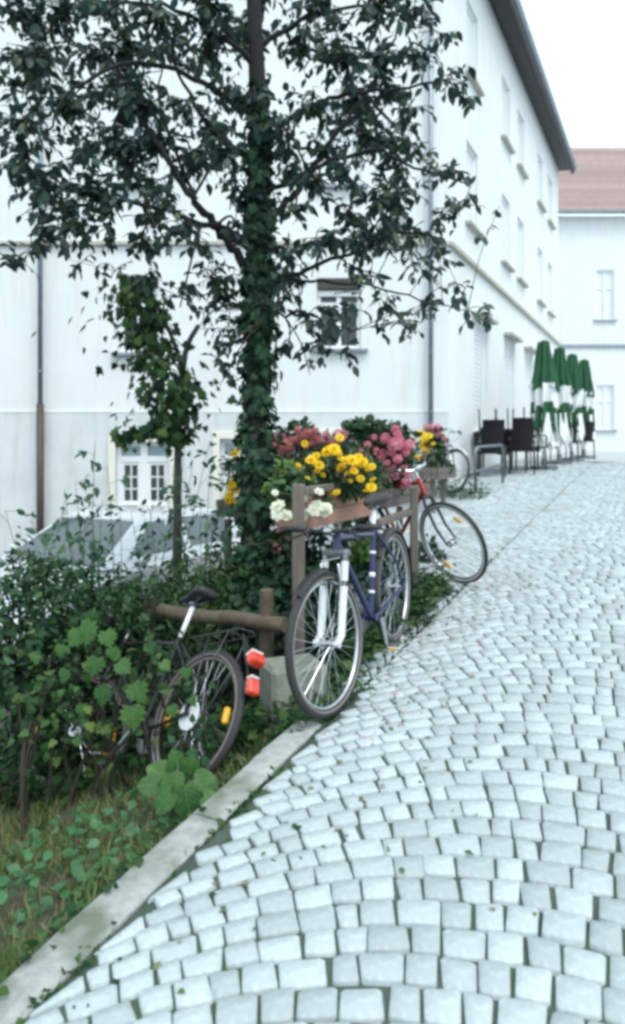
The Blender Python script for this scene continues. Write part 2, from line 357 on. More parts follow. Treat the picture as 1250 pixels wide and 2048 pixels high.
def tpl_lobed(pts, dome=.08):
    V = [(.32, 0, dome)]; out = [(0, 0)] + [p for p in pts] + [(p[0], -p[1]) for p in pts[::-1] if abs(p[1]) > 1e-6]
    for x, y in out: V.append((x, y, -.10 * x * x - .12 * abs(y)))
    n = len(out); return np.array(V, float), np.array([(0, 1 + (i + 1) % n, 1 + i) for i in range(n)])
T_LEAF = tpl_leaf(); T_WIDE = tpl_leaf(.36, .2, .07); T_SMALL = tpl_small(); T_NARROW = tpl_leaf(.13, .2, .03)
T_IVY = tpl_lobed([(-.08, .26), (.18, .5), (.34, .3), (.62, .36), (.66, .17), (1, 0)])
T_MAPLE = tpl_lobed([(-.06, .10), (-.14, .30), (.02, .34), (.05, .52), (.2, .44), (.36, .60), (.42, .42), (.62, .44), (.60, .26), (.78, .24), (.80, .12), (1, 0)], .06)
T_ROUND = tpl_lobed([(-.12, .2), (-.04, .42), (.2, .54), (.5, .5), (.78, .34), (.93, .14), (1, 0)], .05)
T_BMAPLE = tpl_broad([(-.06, .10), (-.14, .30), (.02, .34), (.05, .52), (.2, .44), (.36, .60), (.42, .42), (.62, .44), (.60, .26), (.78, .24), (.80, .12), (1, 0)], .035); T_BROUND = tpl_broad([(-.12, .14), (-.14, .30), (-.02, .44), (.18, .52), (.42, .52), (.62, .44), (.80, .30), (.92, .14), (1, 0)], .06)
T_DISC = tpl_lobed([(.0, .18), (.25, .36), (.6, .36), (.9, .2), (1, 0)], -.06)

def norm(a): return a / np.maximum(np.linalg.norm(a, axis=-1, keepdims=True), 1e-9)
def leaf_frames(d, n):
    x = norm(d); z = norm(n - x * np.sum(n * x, -1, keepdims=True)); y = np.cross(z, x); return x, y, z
def leaves(name, parent, pos, d, n, sc, tpl, material, singles=0, single_name='leaf', smooth=True, label=None):
    """a cloud of leaves; the `singles` that show largest become objects of their own, the rest one mesh"""
    pos, d, n, sc = (np.asarray(q, float) for q in (pos, d, n, sc))
    x, y, z = leaf_frames(d, n); V0, F0 = tpl
    rest = np.ones(len(pos), bool)
    if singles:
        px = CX + F_PX * pos[:, 0] / np.maximum(pos[:, 1], .2); py = HY - F_PX * (pos[:, 2] - CZ) / np.maximum(pos[:, 1], .2)
        score = sc / pos[:, 1] * (0.3 + np.abs(z[:, 1])); score[(px < 5) | (px > 1245) | (py < 5) | (py > 2043)] = -1
        order = np.argsort(-score)[:singles]; order = order[score[order] > 0]
        me = mesh_np(single_name, V0, [F0], material, smooth)
        for i in order:
            mm = Matrix(((x[i, 0] * sc[i], y[i, 0] * sc[i], z[i, 0] * sc[i], pos[i, 0]), (x[i, 1] * sc[i], y[i, 1] * sc[i], z[i, 1] * sc[i], pos[i, 1]),
                         (x[i, 2] * sc[i], y[i, 2] * sc[i], z[i, 2] * sc[i], pos[i, 2]), (0, 0, 0, 1)))
            link(bpy.data.objects.new(single_name, me), parent, mm); rest[i] = False
    if rest.sum() == 0: return None
    p, x, y, z, s = pos[rest], x[rest], y[rest], z[rest], sc[rest]
    W = p[:, None] + s[:, None, None] * (V0[None, :, :1] * x[:, None] + V0[None, :, 1:2] * y[:, None] + V0[None, :, 2:3] * z[:, None])
    k = len(V0); Fa = (F0[None] + (np.arange(len(p)) * k)[:, None, None]).reshape(-1, F0.shape[1])
    o = link(bpy.data.objects.new(name, mesh_np(name, W.reshape(-1, 3), [Fa], material, smooth)), parent)
    o['kind'] = 'stuff'
    if label: o['label'] = label
    return o
def rdir(n): return norm(rng.normal(size=(n, 3)))

# ================================================================== THE SETTING
def sheet(name, ts, vs_, zfun, material, kind='structure', uneven=0, edge=False):
    T, Vv = np.meshgrid(ts, vs_, indexing='ij'); Vx = edge_v(T) + (9 - edge_v(T)) * Vv if edge else Vv
    X = T * UX + Vx * UY; Y = T * UY - Vx * UX
    Z = zfun(X, Y, T, Vv)
    if uneven: Z = Z + rng.normal(0, uneven, Z.shape)
    n, m = T.shape; idx = np.arange(n * m).reshape(n, m)
    F = np.stack([idx[:-1, :-1], idx[:-1, 1:], idx[1:, 1:], idx[1:, :-1]], -1).reshape(-1, 4)[:, ::-1]
    o = link(bpy.data.objects.new(name, mesh_np(name, np.stack([X, Y, Z], -1).reshape(-1, 3), [F], material, True)))
    o['kind'] = kind; return o
# earth under everything, falling from the street edge to the courtyard
ground = sheet('ground', np.concatenate([np.arange(-6, 14, .12), np.arange(14, 90, 4)]), np.concatenate([np.arange(-60, -6, 4), np.arange(-6, 0, .08), np.arange(0, 60, 4)]),
               lambda X, Y, T, V: ground_z(X, Y) - np.where(edge_v(T) - V > 0, 0.0, .10) + np.where((edge_v(T) - V > .1) & (T < 12), .03 * np.sin(X * 7.3) * np.cos(Y * 6.1), 0), M['soil'])
tag(ground, 'dark planted earth falling away from the street edge')
court = sheet('courtyard', np.linspace(-4, 12, 40), np.linspace(-16, -4.15, 20), lambda X, Y, T, V: np.full(X.shape, -.60), M['asphalt'])
street = sheet('street', np.arange(-1, 16.6, .1), np.concatenate([[0], np.linspace(.004, 1, 60)]), lambda X, Y, T, V: street_z(T) - .25 * (V <= 0), M['joint'], edge=True)
tag(street, 'cobbled street with pale setts laid in arcs')
plaza = sheet('plaza', np.arange(16.4, 90, 1.5), np.arange(-30, 40, 1.5), lambda X, Y, T, V: street_z(T) + .012, M['plaza'])

# setts: segmental arcs, one lane every 1.6 m
def sett_geo(c, jit):
    """c: four corners (t, v) -> verts of one domed stone, in world space"""
    c = np.array(c); mid = c.mean(0); ring = []
    for i in range(4):
        a, b, p = c[i], c[(i + 1) % 4], c[i - 1]
        ring.append(c[i] + (p - c[i]) * .085 + (mid - c[i]) * .012); ring.append(c[i] + (b - c[i]) * .085 + (mid - c[i]) * .012)
    ring = np.array(ring); h = .013 + jit
    rows = []
    for k, (f, z) in enumerate(((1.03, -.03), (1.0, h - .0035), (.95, h))):
        r = mid + (ring - mid) * f; x, y = TV(r[:, 0], r[:, 1]); tilt = (r - mid) @ TILT
        rows.append(np.stack([x, y, street_z(r[:, 0]) + z + tilt], -1))
    x, y = TV(*mid); rows.append(np.array([[x, y, float(street_z(mid[0])) + h]]))
    return np.concatenate(rows), np.array([x, y, float(street_z(mid[0])) + h])
SETT_Q = np.array([[r * 8 + i, r * 8 + (i + 1) % 8, (r + 1) * 8 + (i + 1) % 8, (r + 1) * 8 + i] for r in range(2) for i in range(8)])
SETT_T = np.array([[16 + i, 16 + (i + 1) % 8, 24] for i in range(8)])
LW, PITCH, HA = 2.8, .116, math.radians(61); LR = LW / 2 / math.sin(HA)
setts = []
for lane in (-1, 0, 1):
    vc = -1.46 + LW / 2 + lane * LW
    for row in range(int(-1.2 / PITCH), int(16 / PITCH)):
        t0 = row * PITCH; ns = 33 + int(rng.integers(-2, 3)); off = rng.uniform(-.5, .5)
        br = (np.arange(ns + 1) + (rng.uniform(-.22, .22, ns + 1))) / ns; br[0] = 0; br[-1] = 1
        if row % 2: br[1:-1] += .5 / ns * .8
        br = np.clip(br, 0, 1); ang = (br * 2 - 1) * HA
        for i in range(ns):
            a0, a1 = ang[i], ang[i + 1]
            if a1 - a0 < .012: continue
            g = .0042 / LR; a0 += g; a1 -= g
            am = (a0 + a1) / 2; gp = .0040 / max(.5, math.cos(am))
            q = []
            for a, dt in ((a0, gp), (a1, gp), (a1, PITCH - gp), (a0, PITCH - gp)):
                n_ = dt * math.cos(a)                            # sides stand square to the arc
                q.append((t0 + LR * (math.cos(a) - math.cos(HA)) + n_ * math.cos(a) + rng.normal(0, .0042), min(max(vc + LR * math.sin(a) + n_ * math.sin(a) + rng.normal(0, .0038), vc - LW / 2 + .006), vc + LW / 2 - .006)))
            tm = sum(p[0] for p in q) / 4; vm = sum(p[1] for p in q) / 4
            if tm < -.8 or TV(tm, vm)[1] > 11.9 and vm < -3.3: continue
            if vm < edge_v(tm) + (.19 if tm < 3.45 else .03): continue
            TILT = rng.normal(0, .010, 2)
            setts.append(sett_geo(q, rng.normal(0, .0028)))
cen = np.array([s[1] for s in setts]); pxs = CX + F_PX * cen[:, 0] / np.maximum(cen[:, 1], .3); pys = HY - F_PX * (cen[:, 2] - CZ) / np.maximum(cen[:, 1], .3)
vis = (cen[:, 1] > .5) & (pxs > 0) & (pxs < 1250) & (pys < 2048)
order = np.argsort(np.where(vis, cen[:, 1], 1e9))[:300]; chosen = set(int(i) for i in order)
for i in order:
    Vv, c = setts[i]
    link(bpy.data.objects.new('cobblestone', mesh_np('cobblestone', Vv - c, [SETT_Q, SETT_T], M['cobble'], False)), street, Matrix.Translation(Vector(c)))
rs = [s[0] for i, s in enumerate(setts) if i not in chosen]
o = link(bpy.data.objects.new('cobblestones', mesh_np('cobblestones', np.concatenate(rs), [np.concatenate([SETT_Q + 25 * i for i in range(len(rs))]), np.concatenate([SETT_T + 25 * i for i in range(len(rs))])], M['cobble'], False)), street)
o['kind'] = 'stuff'
# kerb: long flat stones flush with the paving
kerb = sheet('kerb', np.arange(-.6, 3.55, .1), np.array([-1.60, -1.54, -1.465]), lambda X, Y, T, V: street_z(T) + .004, M['joint'])
tag(kerb, 'narrow edging of pale kerbstones between bed and setts')
t0 = -.5
while t0 < 2.9:
    L = rng.uniform(.72, .98); a, b = t0 + .005, t0 + L - .005; v0, v1 = -1.605 + rng.normal(0, .008), -1.475 + rng.normal(0, .005)
    secs = []
    for tt in np.linspace(a, b, 6):
        e = .006 if tt in (a, b) else 0; z = float(street_z(tt)); pr = []
        for v, h in ((v0, -.06), (v0, .012 - e), (v0 + .014, .022 - e), (v1 - .014, .022 - e), (v1, .012 - e), (v1, -.06)):
            x, y = TV(tt, v + rng.normal(0, .0025)); pr.append((x, y, z + h + rng.normal(0, .0015)))
        secs.append(pr)
    MB().loft(secs).build('kerbstone', M['kerb'], kerb, 35); t0 += L

# ------------------------------------------------------------------ corner building
def wall_mesh(O, A, N, W, z0, z1, holes, depth, name, material, parent):
    """wall sheet from O along A (unit), outward normal N, with rectangular openings (s0, s1, z0, z1) and their reveals"""
    O, A, N = Vector(O), Vector(A), Vector(N)
    ss = sorted({0, W} | {h[i] for h in holes for i in (0, 1)}); zs = sorted({z0, z1} | {h[i] for h in holes for i in (2, 3)})
    mb = MB()
    def pt(s, z, d=0): q = O + A * s - N * d; return Vector((q.x, q.y, z))
    for i in range(len(ss) - 1):
        for j in range(len(zs) - 1):
            sm, zm = (ss[i] + ss[i + 1]) / 2, (zs[j] + zs[j + 1]) / 2
            if any(h[0] < sm < h[1] and h[2] < zm < h[3] for h in holes): continue
            mb.add([pt(ss[i], zs[j]), pt(ss[i + 1], zs[j]), pt(ss[i + 1], zs[j + 1]), pt(ss[i], zs[j + 1])], [(0, 1, 2, 3)])
    for s0, s1, a, b in holes:
        for p, q in (((s0, a), (s1, a)), ((s1, a), (s1, b)), ((s1, b), (s0, b)), ((s0, b), (s0, a))):
            mb.add([pt(*p), pt(*q), pt(*q, depth), pt(*p, depth)], [(0, 1, 2, 3)])
    me = bpy.data.meshes.new(name); me.from_pydata(mb.V, [], mb.F); me.materials.append(material); me.update()
    return link(bpy.data.objects.new(name, me), parent)
def window(parent, O, A, N, s0, s1, z0, z1, depth, style='plain', sill=True, glass=None, sillmat=None):
    O, A, N = Vector(O), Vector(A), Vector(N); Z = Vector((0, 0, 1)); ax = (A, N, Z)
    def pt(s, z, d): q = O + A * s - N * d; return Vector((q.x, q.y, z))
    w_, h_ = s1 - s0, z1 - z0; fw = .065; mb = MB(); d = depth - .05
    mb.box(pt(s0 + fw / 2, (z0 + z1) / 2, d), (fw, .07, h_), ax, .006); mb.box(pt(s1 - fw / 2, (z0 + z1) / 2, d), (fw, .07, h_), ax, .006)
    mb.box(pt((s0 + s1) / 2, z0 + fw / 2, d), (w_ - 2 * fw, .068, fw), ax, .006); mb.box(pt((s0 + s1) / 2, z1 - fw / 2, d), (w_ - 2 * fw, .068, fw), ax, .006)
    fr = mb.build('window', M['whitewood'], parent)
    gl = glass or M['glass']; sm = (s0 + s1) / 2; bars = MB(); panes = []
    if style == 'grid':                                  # two casements of 2 x 3 panes under a two-light transom
        zt = z1 - .26 * h_
        bars.box(pt(sm, (z0 + z1) / 2, d - .004), (.12, .074, h_ - 2 * fw), ax, .005)
        bars.box(pt(sm, zt, d - .002), (w_ - 2 * fw, .076, .10), ax, .005)
        for a, b in ((s0 + fw, sm - .06), (sm + .06, s1 - fw)):
            st = .05
            for e in (a + st / 2, b - st / 2): bars.box(pt(e, (z0 + fw + zt - .05) / 2, d + .002), (st, .05, zt - .05 - z0 - fw), ax)
            for e in (z0 + fw + st / 2, zt - .05 - st / 2): bars.box(pt((a + b) / 2, e, d + .004), (b - a - 2 * st, .046, st), ax)
            xs = [a + st, (a + b) / 2, b - st]; zz = np.linspace(z0 + fw + st, zt - .05 - st, 4)
            bars.box(pt(xs[1], (zz[0] + zz[3]) / 2, d + .006), (.022, .03, zz[3] - zz[0]), ax)
            for e in zz[1:3]: bars.box(pt((a + b) / 2, e, d + .007), (b - a - 2 * st, .028, .022), ax)
            for i in range(2):
                for j in range(3): panes.append((xs[i], xs[i + 1], zz[j], zz[j + 1], gl))
            panes.append((a, b, zt + .05, z1 - fw, M['paleglass']))
    elif style == 'blind':
        n = int((h_ - 2 * fw) / .09)
        for k in range(n): MB().box(pt(sm, z0 + fw + (k + .5) * (h_ - 2 * fw) / n, d + .01), (w_ - 2 * fw, .022, (h_ - 2 * fw) / n - .006), ax, .004).build('slat', M['blind'], fr)
    else:
        bars.box(pt(sm, (z0 + z1) / 2, d - .003), (.08, .066, h_ - 2 * fw), ax, .005)
        zt = z0 + h_ * .64; bars.box(pt(sm, zt, d + .001), (w_ - 2 * fw, .06, .06), ax)
        for a, b in ((s0 + fw, sm - .04), (sm + .04, s1 - fw)):
            panes += [(a, b, z0 + fw, zt - .03, gl), (a, b, zt + .03, z1 - fw, gl)]
    if bars.V: bars.build('glazing_bars', M['whitewood'], fr)
    for a, b, c, e, g in panes: MB().box(pt((a + b) / 2, (c + e) / 2, d + .02), (b - a, .008, e - c), ax).build('pane', g, fr)
    if sill: MB().box(pt(sm, z0 - .03, -.035 + depth * .25), (w_ + .22, .16 + depth * .5, .055), ax, .008).build('sill', sillmat or M['zinc'], fr)
    return fr
FX, FY = 2.28, 12.0                                       # the corner
cb = thing('corner_building', (FX, FY, -.65), 'large white plastered corner building with small windows and a dark eave', 'building')
LW0 = 13.0; fO = (FX - LW0, FY, 0); fA = (1, 0, 0); fN = (0, -1, 0)
def fs(px): return (px - CX) / F_PX * FY - fO[0]
def fz(py): return CZ - (py - HY) / F_PX * FY
front = [(fs(232), fs(340), fz(1016), fz(884), 'grid', True), (fs(440), fs(520), fz(1016), fz(878), 'grid', True), (fs(598), fs(706), fz(1016), fz(872), 'grid', True),
         (fs(238), fs(317), fz(706), fz(552), 'plain', True), (fs(634), fs(722), fz(698), fz(556), 'plain', True),
         (fs(238), fs(317), fz(372), fz(205), 'blind', True), (fs(634), fs(722), fz(372), fz(205), 'blind', True),
         (fs(-230), fs(-150), fz(706), fz(552), 'plain', True), (fs(-240), fs(-132), fz(1016), fz(884), 'grid', True)]
EAVE = CZ + 9.2
zp = fz(826)
wall_mesh(fO, fA, fN, LW0, zp, EAVE, [h[:4] for h in front if h[2] > zp], .16, 'wall', M['plaster'], cb)
plO = (fO[0], fO[1] - .03, 0)
wall_mesh(plO, fA, fN, LW0 + .015, -.9, zp, [h[:4] for h in front if h[3] < zp], .19, 'plinth', M['plinth'], cb)
MB().box((FX - LW0 / 2, FY - .012, zp + .012), (LW0, .05, .022), bev=.004).build('plinth_ledge', M['plinth'], cb)
for h in front:
    wn = window(cb, fO if h[2] > zp else plO, fA, fN, *h[:4], .16 if h[2] > zp else .19, h[4], True)
    if h[4] == 'grid':                                    # cream painted surround
        mb = MB(); o0 = Vector(plO); sx0, sx1 = o0.x + h[0], o0.x + h[1]
        mb.box((sx0 - .06, plO[1] - .012, (h[2] + h[3]) / 2), (.12, .03, h[3] - h[2] + .24), bev=.005); mb.box((sx1 + .06, plO[1] - .012, (h[2] + h[3]) / 2), (.12, .03, h[3] - h[2] + .24), bev=.005)
        mb.box(((sx0 + sx1) / 2, plO[1] - .014, h[3] + .06), (sx1 - sx0, .03, .12), bev=.005); mb.build('surround', M['cream'], wn)
    if h[4] == 'plain':                                   # dark roller box under the lintel
        MB().box((fO[0] + (h[0] + h[1]) / 2, FY + .03, h[3] - .10), (h[1] - h[0] - .02, .12, .19), bev=.01).build('roller_box', M['darkwood'], wn)
        MB().box((fO[0] + (h[0] + h[1]) / 2, FY + .06, h[3] - .25), (h[1] - h[0] - .02, .05, .10), bev=.008).build('roller_slat', M['whitewood'], wn)
sA = Vector((UX, UY, 0)).normalized(); sN = Vector((sA.y, -sA.x, 0)); sO = Vector((FX, FY, 0)); SWL = 12.75
side = []
for s in (1.6, 4.6, 6.35, 9.2, 11.0):
    side += [(s - .42, s + .42, CZ + 4.16, CZ + 5.68, 'blind'), (s - .42, s + .42, CZ + 6.9, CZ + 8.3, 'blind')]
for s in (2.3, 5.0, 7.4, 9.8): side.append((s - .55, s + .55, CZ + .35 + .0, CZ + 2.5, 'blind'))
wall_mesh(sO, sA, sN, SWL, 0, EAVE, [h[:4] for h in side], .14, 'wall', M['plaster'], cb)
for h in side: window(cb, sO, sA, sN, *h[:4], .14, h[4], True, sillmat=M['belt'])
# belt course round the corner, canopy over the first shop window
zb = fz(488)
MB().box((FX - LW0 / 2 + .02, FY - .03, zb), (LW0 + .04, .09, .07), bev=.01).build('belt_course', M['belt'], cb)
MB().box(sO + sA * (SWL / 2) + sN * .035 + Vector((0, 0, zb)), (SWL, .10, .085), (sA, sN, Vector((0, 0, 1))), .012).build('belt_course', M['belt'], cb)
for s in (2.3, 5.0, 7.4, 9.8):
    MB().box(sO + sA * s + sN * .10 + Vector((0, 0, CZ + 2.58)), (1.3, .2, .07), (sA, sN, Vector((0, 0, 1))), .012).build('door_canopy', M['belt'], cb)
# roof: boxed eave with gutter along both fronts
ROOF = MB(); z = EAVE; ov = .42
bk = Vector((FX - LW0, FY + 9, 0)); c1 = Vector((FX - LW0, FY - ov, z)); c2 = Vector((FX, FY, z)) + Vector((0, -ov, 0)) + sN * .0 + Vector((ov * .62, 0, 0)); c3 = sO + sA * (SWL + .25) + sN * ov + Vector((0, 0, z))
r1 = Vector((FX - LW0, FY + 5, z + 4.2)); r2 = Vector((FX - 1.5, FY + 5.2, z + 4.2)); r3 = sO + sA * (SWL + .25) - sN * 5 + Vector((0, 0, z + 4.2))
ROOF.add([c1, c2, c3, r3, r2, r1], [(0, 1, 4, 5), (1, 2, 3, 4)])
rf = ROOF.build('roof', M['rooftile'], cb)
i1, i2, i3 = Vector((FX - LW0, FY + .05, z - .02)), Vector((FX - .03, FY + .05, z - .02)), sO + sA * (SWL + .2) - sN * .05 + Vector((0, 0, z - .02))
dn = Vector((0, 0, -.02))
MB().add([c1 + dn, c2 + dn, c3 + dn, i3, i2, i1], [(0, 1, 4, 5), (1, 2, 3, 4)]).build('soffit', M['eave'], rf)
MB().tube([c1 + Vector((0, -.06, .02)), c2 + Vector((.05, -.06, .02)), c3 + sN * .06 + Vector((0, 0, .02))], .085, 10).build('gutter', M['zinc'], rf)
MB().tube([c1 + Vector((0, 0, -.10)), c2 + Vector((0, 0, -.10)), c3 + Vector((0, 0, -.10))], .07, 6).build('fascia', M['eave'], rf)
# gable end of the side wing
ge = sO + sA * SWL
MB().add([Vector((ge.x, ge.y, 0)), Vector((ge.x, ge.y, EAVE)), Vector((ge.x, ge.y, EAVE)) - sN * 5 + Vector((0, 0, 4.1)), Vector((ge.x, ge.y, EAVE)) - sN * 9, Vector((ge.x, ge.y, 0)) - sN * 9], [(0, 1, 2, 3, 4)]).build('gable_wall', M['plaster'], cb)
# downpipes
def pipe(px, ztop, zmid, zbot):
    x = (px - CX) / F_PX * (FY - .1); p = MB().tube([(x, FY - .13, zmid), (x, FY - .13, ztop)], .042, 12).build('downpipe', M['zinc'], cb, True)
    if zbot < zmid: MB().tube([(x, FY - .135, zbot), (x, FY - .135, zmid + .05)], .06, 12).build('standpipe', M['castiron'], p, True)
    zz = zmid + .6
    while zz < ztop: MB().lathe((x, FY - .13, zz), (0, 0, 1), [(-.02, .05), (.02, .05)], 12).build('pipe_clip', M['steel'], p); zz += 1.9
pipe(82, EAVE - .1, fz(815), -.6)
pipe(861, EAVE - .1, 1.6, .2)

# ------------------------------------------------------------------ building across the far end of the street
fb = thing('far_building', (11, 30, 1.4), 'distant white house with a faded red roof at the end of the street', 'building')
BY = 30.0; bx0, bx1 = (1060 - CX) / F_PX * BY, 26.0
def bz(py): return CZ - (py - HY) / F_PX * BY
def bxx(px): return (px - CX) / F_PX * BY
fh = [(bxx(a) - bx0, bxx(b) - bx0, bz(c), bz(d)) for a, b in ((1192, 1228), (1262, 1298)) for c, d in ((860, 770), (640, 540))]
wall_mesh((bx0, BY, 0), (1, 0, 0), (0, -1, 0), bx1 - bx0, .8, bz(432), fh, .15, 'wall', M['plaster'], fb)
for h in fh: window(fb, (bx0, BY, 0), (1, 0, 0), (0, -1, 0), *h, .15, 'plain', True, M['blind'])
MB().box(((bx0 + bx1) / 2, BY - .04, bz(692)), (bx1 - bx0, .12, .12), bev=.02).build('belt_course', M['zinc'], fb)
zr0, zr1 = bz(430), bz(246)
rt = MB().box(((bx0 + bx1) / 2, BY - .40, zr0), (bx1 - bx0 + .6, .16, .14), bev=.03).build('eave', M['steel'], fb)
ny = 30; roofp = MB().add([(bx0 - .3, BY - .36, zr0 + .02), (bx1 + .3, BY - .36, zr0 + .02), (bx1 + .3, BY + 3.2, zr1 + .3), (bx0 - .3, BY + 3.2, zr1 + .3)], [(0, 1, 2, 3)]).build('roof', M['rooftile'], fb)
for k in range(ny):
    f = (k + .5) / ny
    MB().box(((bx0 + bx1) / 2, BY - .36 + 3.56 * f, zr0 + .05 + (zr1 + .28 - zr0) * f), (bx1 - bx0 + .6, .135, .03), ((1, 0, 0), Vector((0, 3.56, zr1 + .28 - zr0)).normalized(), Vector((0, -(zr1 + .28 - zr0), 3.56)).normalized()), .01).build('tile_course', M['rooftile'], roofp)

# ================================================================== BICYCLES
def Rsteer(A, ax, ang): return Matrix.Translation(A) @ Matrix.Rotation(ang, 4, ax) @ Matrix.Translation(-A)
def wheel(root, hub, S, MM, R, spec):
    """tyre, rim, spokes, hub, reflectors about the local y axis; S = steering transform"""
    ty = (0, 1, 0); tw = spec.get('tyre_w', .019)
    wl = MB().ring(hub, ty, R - tw * 2 - .008, .009, 56, 8, flat=1.2).xf(S).build('wheel', M[spec.get('rim', 'alu')], root, True, MM)
    MB().ring(hub, ty, R - tw, tw, 64, 12).xf(S).build('tyre', M['rubber'], wl, True, MM)
    if spec.get('wall'):
        m = MB()
        for sd in (-1, 1): m.ring(Vector(hub) + Vector((0, sd * tw * .72, 0)), ty, R - tw * 1.55, tw * .36, 64, 6)
        m.xf(S).build('tyre_sidewall', M[spec['wall']], wl, True, MM)
    sp = MB(); Rr = R - tw * 2 - .012; n = 32
    for i in range(n):
        a = 2 * math.pi * i / n; b = a + (.32 if i % 4 < 2 else -.32); sd = 1 if i % 2 else -1
        sp.tube([Vector(hub) + Vector((math.cos(b) * .024, sd * .026, math.sin(b) * .024)), Vector(hub) + Vector((math.cos(a) * Rr, 0, math.sin(a) * Rr))], spec.get('spoke', .0012), 4, False)
    sp.xf(S).build('spokes', M['chrome'], wl, False, MM)
    h = MB().lathe(Vector(hub) - Vector((0, .05, 0)), ty, [(0, .012), (.018, .012), (.020, .027), (.026, .027), (.03, .015), (.07, .015), (.074, .027), (.080, .027), (.082, .012), (.1, .012)], 14)
    h.xf(S).build('hub', M['alu'], wl, 40, MM)
    for k in range(spec.get('reflectors', 0)):
        a = spec.get('ref_a', .3) + math.pi * k; c = Vector(hub) + Vector((math.cos(a) * R * .68, 0, math.sin(a) * R * .68)); d = Vector((math.cos(a), 0, math.sin(a))); e = Vector((-d.z, 0, d.x))
        MB().box(c, (.03, .03, .075), (d, Vector((0, 1, 0)), e), .008).xf(S).build('reflector', M['yellowlens'], wl, False, MM)
    return wl
def bicycle(label, Rc, Fc, lean, steer, sp, group='bicycles left along the flower bed'):
    Rc, Fc = Vector(Rc), Vector(Fc); R = sp.get('R', .342); WB = 1.06
    ex = (Fc - Rc).normalized(); ey = Vector((0, 0, 1)).cross(ex).normalized(); ez = ex.cross(ey)
    B = Matrix(((ex.x, ey.x, ez.x, 0), (ex.y, ey.y, ez.y, 0), (ex.z, ey.z, ez.z, 0), (0, 0, 0, 1)))
    MM = Matrix.Translation(Rc) @ B @ Matrix.Rotation(lean, 4, 'X')       # positive lean tips the top towards the bike's right
    root = thing('bicycle', Rc, label, 'bicycle', group, MM)
    I = Matrix.Identity(4); fm = M[sp['frame']]
    ct = .344                                                # head angle 71 degrees
    def axp(z): return Vector((WB - .048 - (z - R) * ct, 0, z))
    crown_z = R + (.40 if sp.get('susp') else .375); htop = crown_z + sp.get('head', .15)
    A = axp(crown_z); axis = (axp(htop) - A).normalized(); S = Rsteer(A, axis, steer)
    bb = Vector((.435, 0, .285)); sdir = Vector((-.292, 0, .956)); stl = sp.get('st', .50); st = bb + sdir * stl
    saddle_p = bb + sdir * sp.get('saddle', .66)
    # frame
    f = MB(); tr = .0165
    f.tube([axp(crown_z + .02), axp(htop)], .020, 12)
    f.tube([bb, st], tr, 12); f.tube([axp(crown_z + .045), bb], tr * 1.12, 12)
    if sp.get('step'): f.tube([axp(htop - .04), bb + sdir * (stl * .45)], tr, 12)
    else: f.tube([axp(htop - .035), bb + sdir * (stl - .04)], tr, 12)
    f.tube([bb + Vector((0, -.036, 0)), bb + Vector((0, .036, 0))], .022, 12)
    for sd in (-1, 1):
        f.tube([bb + Vector((0, sd * .024, 0)), Vector((.2, sd * .045, R - .03)), Vector((0, sd * .062, R))], .0095, 8)
        f.tube([st + Vector((0, sd * .018, -.03)), Vector((.06, sd * .05, R + .18)), Vector((0, sd * .062, R))], .0085, 8)
    fo = f.build('frame', fm, root, 50, MM)
    for z0, z1 in sp.get('marks', ()):                       # pale bands on the seat tube
        MB().tube([bb + sdir * z0, bb + sdir * z1], tr + .0015, 12).build('frame_decal', M['whitepl'], fo, True, MM)
    # fork
    fk = MB(); fkm = M[sp.get('fork', sp['frame'])]
    if sp.get('susp'):
        C = axp(crown_z); fk.box(C, (.05, .15, .042), ((1, 0, 0), (0, 1, 0), (0, 0, 1)), .012); fk.tube([axp(crown_z - .02), axp(htop + .01)], .014, 10)
        low = MB()
        for sd in (-1, 1):
            off = Vector((.012, sd * .058, 0)); fk.tube([C + off, axp(R + .22) + off], .0135, 10)
            low.tube([axp(R + .25) + off, axp(R + .03) + off, Vector((WB, sd * .058, R))], [.0205, .0195, .016], 12); low.tube([Vector((WB, sd * .045, R)), Vector((WB, sd * .072, R))], .016, 10)
            low.tube([axp(crown_z - .035) + off, axp(R + .275) + off], .0195, 12)
        fo2 = fk.xf(S).build('fork', M['steel'], root, 40, MM); low.xf(S).build('fork_leg', fkm, fo2, 40, MM)
        br = MB().ring(axp(R + .245) + Vector((.014, 0, 0)), (1, 0, 0), .056, .011, 12, 8, 0, math.pi, e1=(0, 1, 0)); br.tube([axp(R + .245) + Vector((.012, -.075, 0)), axp(R + .245) + Vector((.012, .075, 0))], .013, 8)
        br.xf(S).build('fork_brace', M['blackpl'], fo2, True, MM)
        vb = MB()
        for sd in (-1, 1): vb.box(axp(crown_z - .09) + Vector((.045, sd * .05, 0)), (.018, .014, .11), None, .004)
        vb.tube([axp(crown_z - .03) + Vector((.045, -.06, 0)), axp(crown_z - .03) + Vector((.05, .05, .02))], .004, 6); vb.xf(S).build('brake', M['alu'], fo2, 40, MM)
    else:
        for sd in (-1, 1):
            fk.tube([axp(crown_z) + Vector((0, sd * .035, 0)), axp(crown_z - .05) + Vector((0, sd * .05, 0)), axp(R + .12) + Vector((.005, sd * .054, 0)), Vector((WB, sd * .056, R))], [.015, .014, .012, .008], 10)
        fk.tube([axp(crown_z - .005) + Vector((0, -.045, 0)), axp(crown_z - .005) + Vector((0, .045, 0))], .017, 10); fk.tube([axp(crown_z), axp(htop + .01)], .013, 10)
        fk.xf(S).build('fork', fkm, root, 50, MM)
    # wheels
    wheel(root, (0, 0, R), I, MM, R, sp); wheel(root, (WB, 0, R), S, MM, R, sp)
    # cockpit
    H0 = axp(htop + sp.get('stem_up', .045)); H1 = H0 + Vector((sp.get('stem_fw', .08), 0, sp.get('stem_rise', .02)))
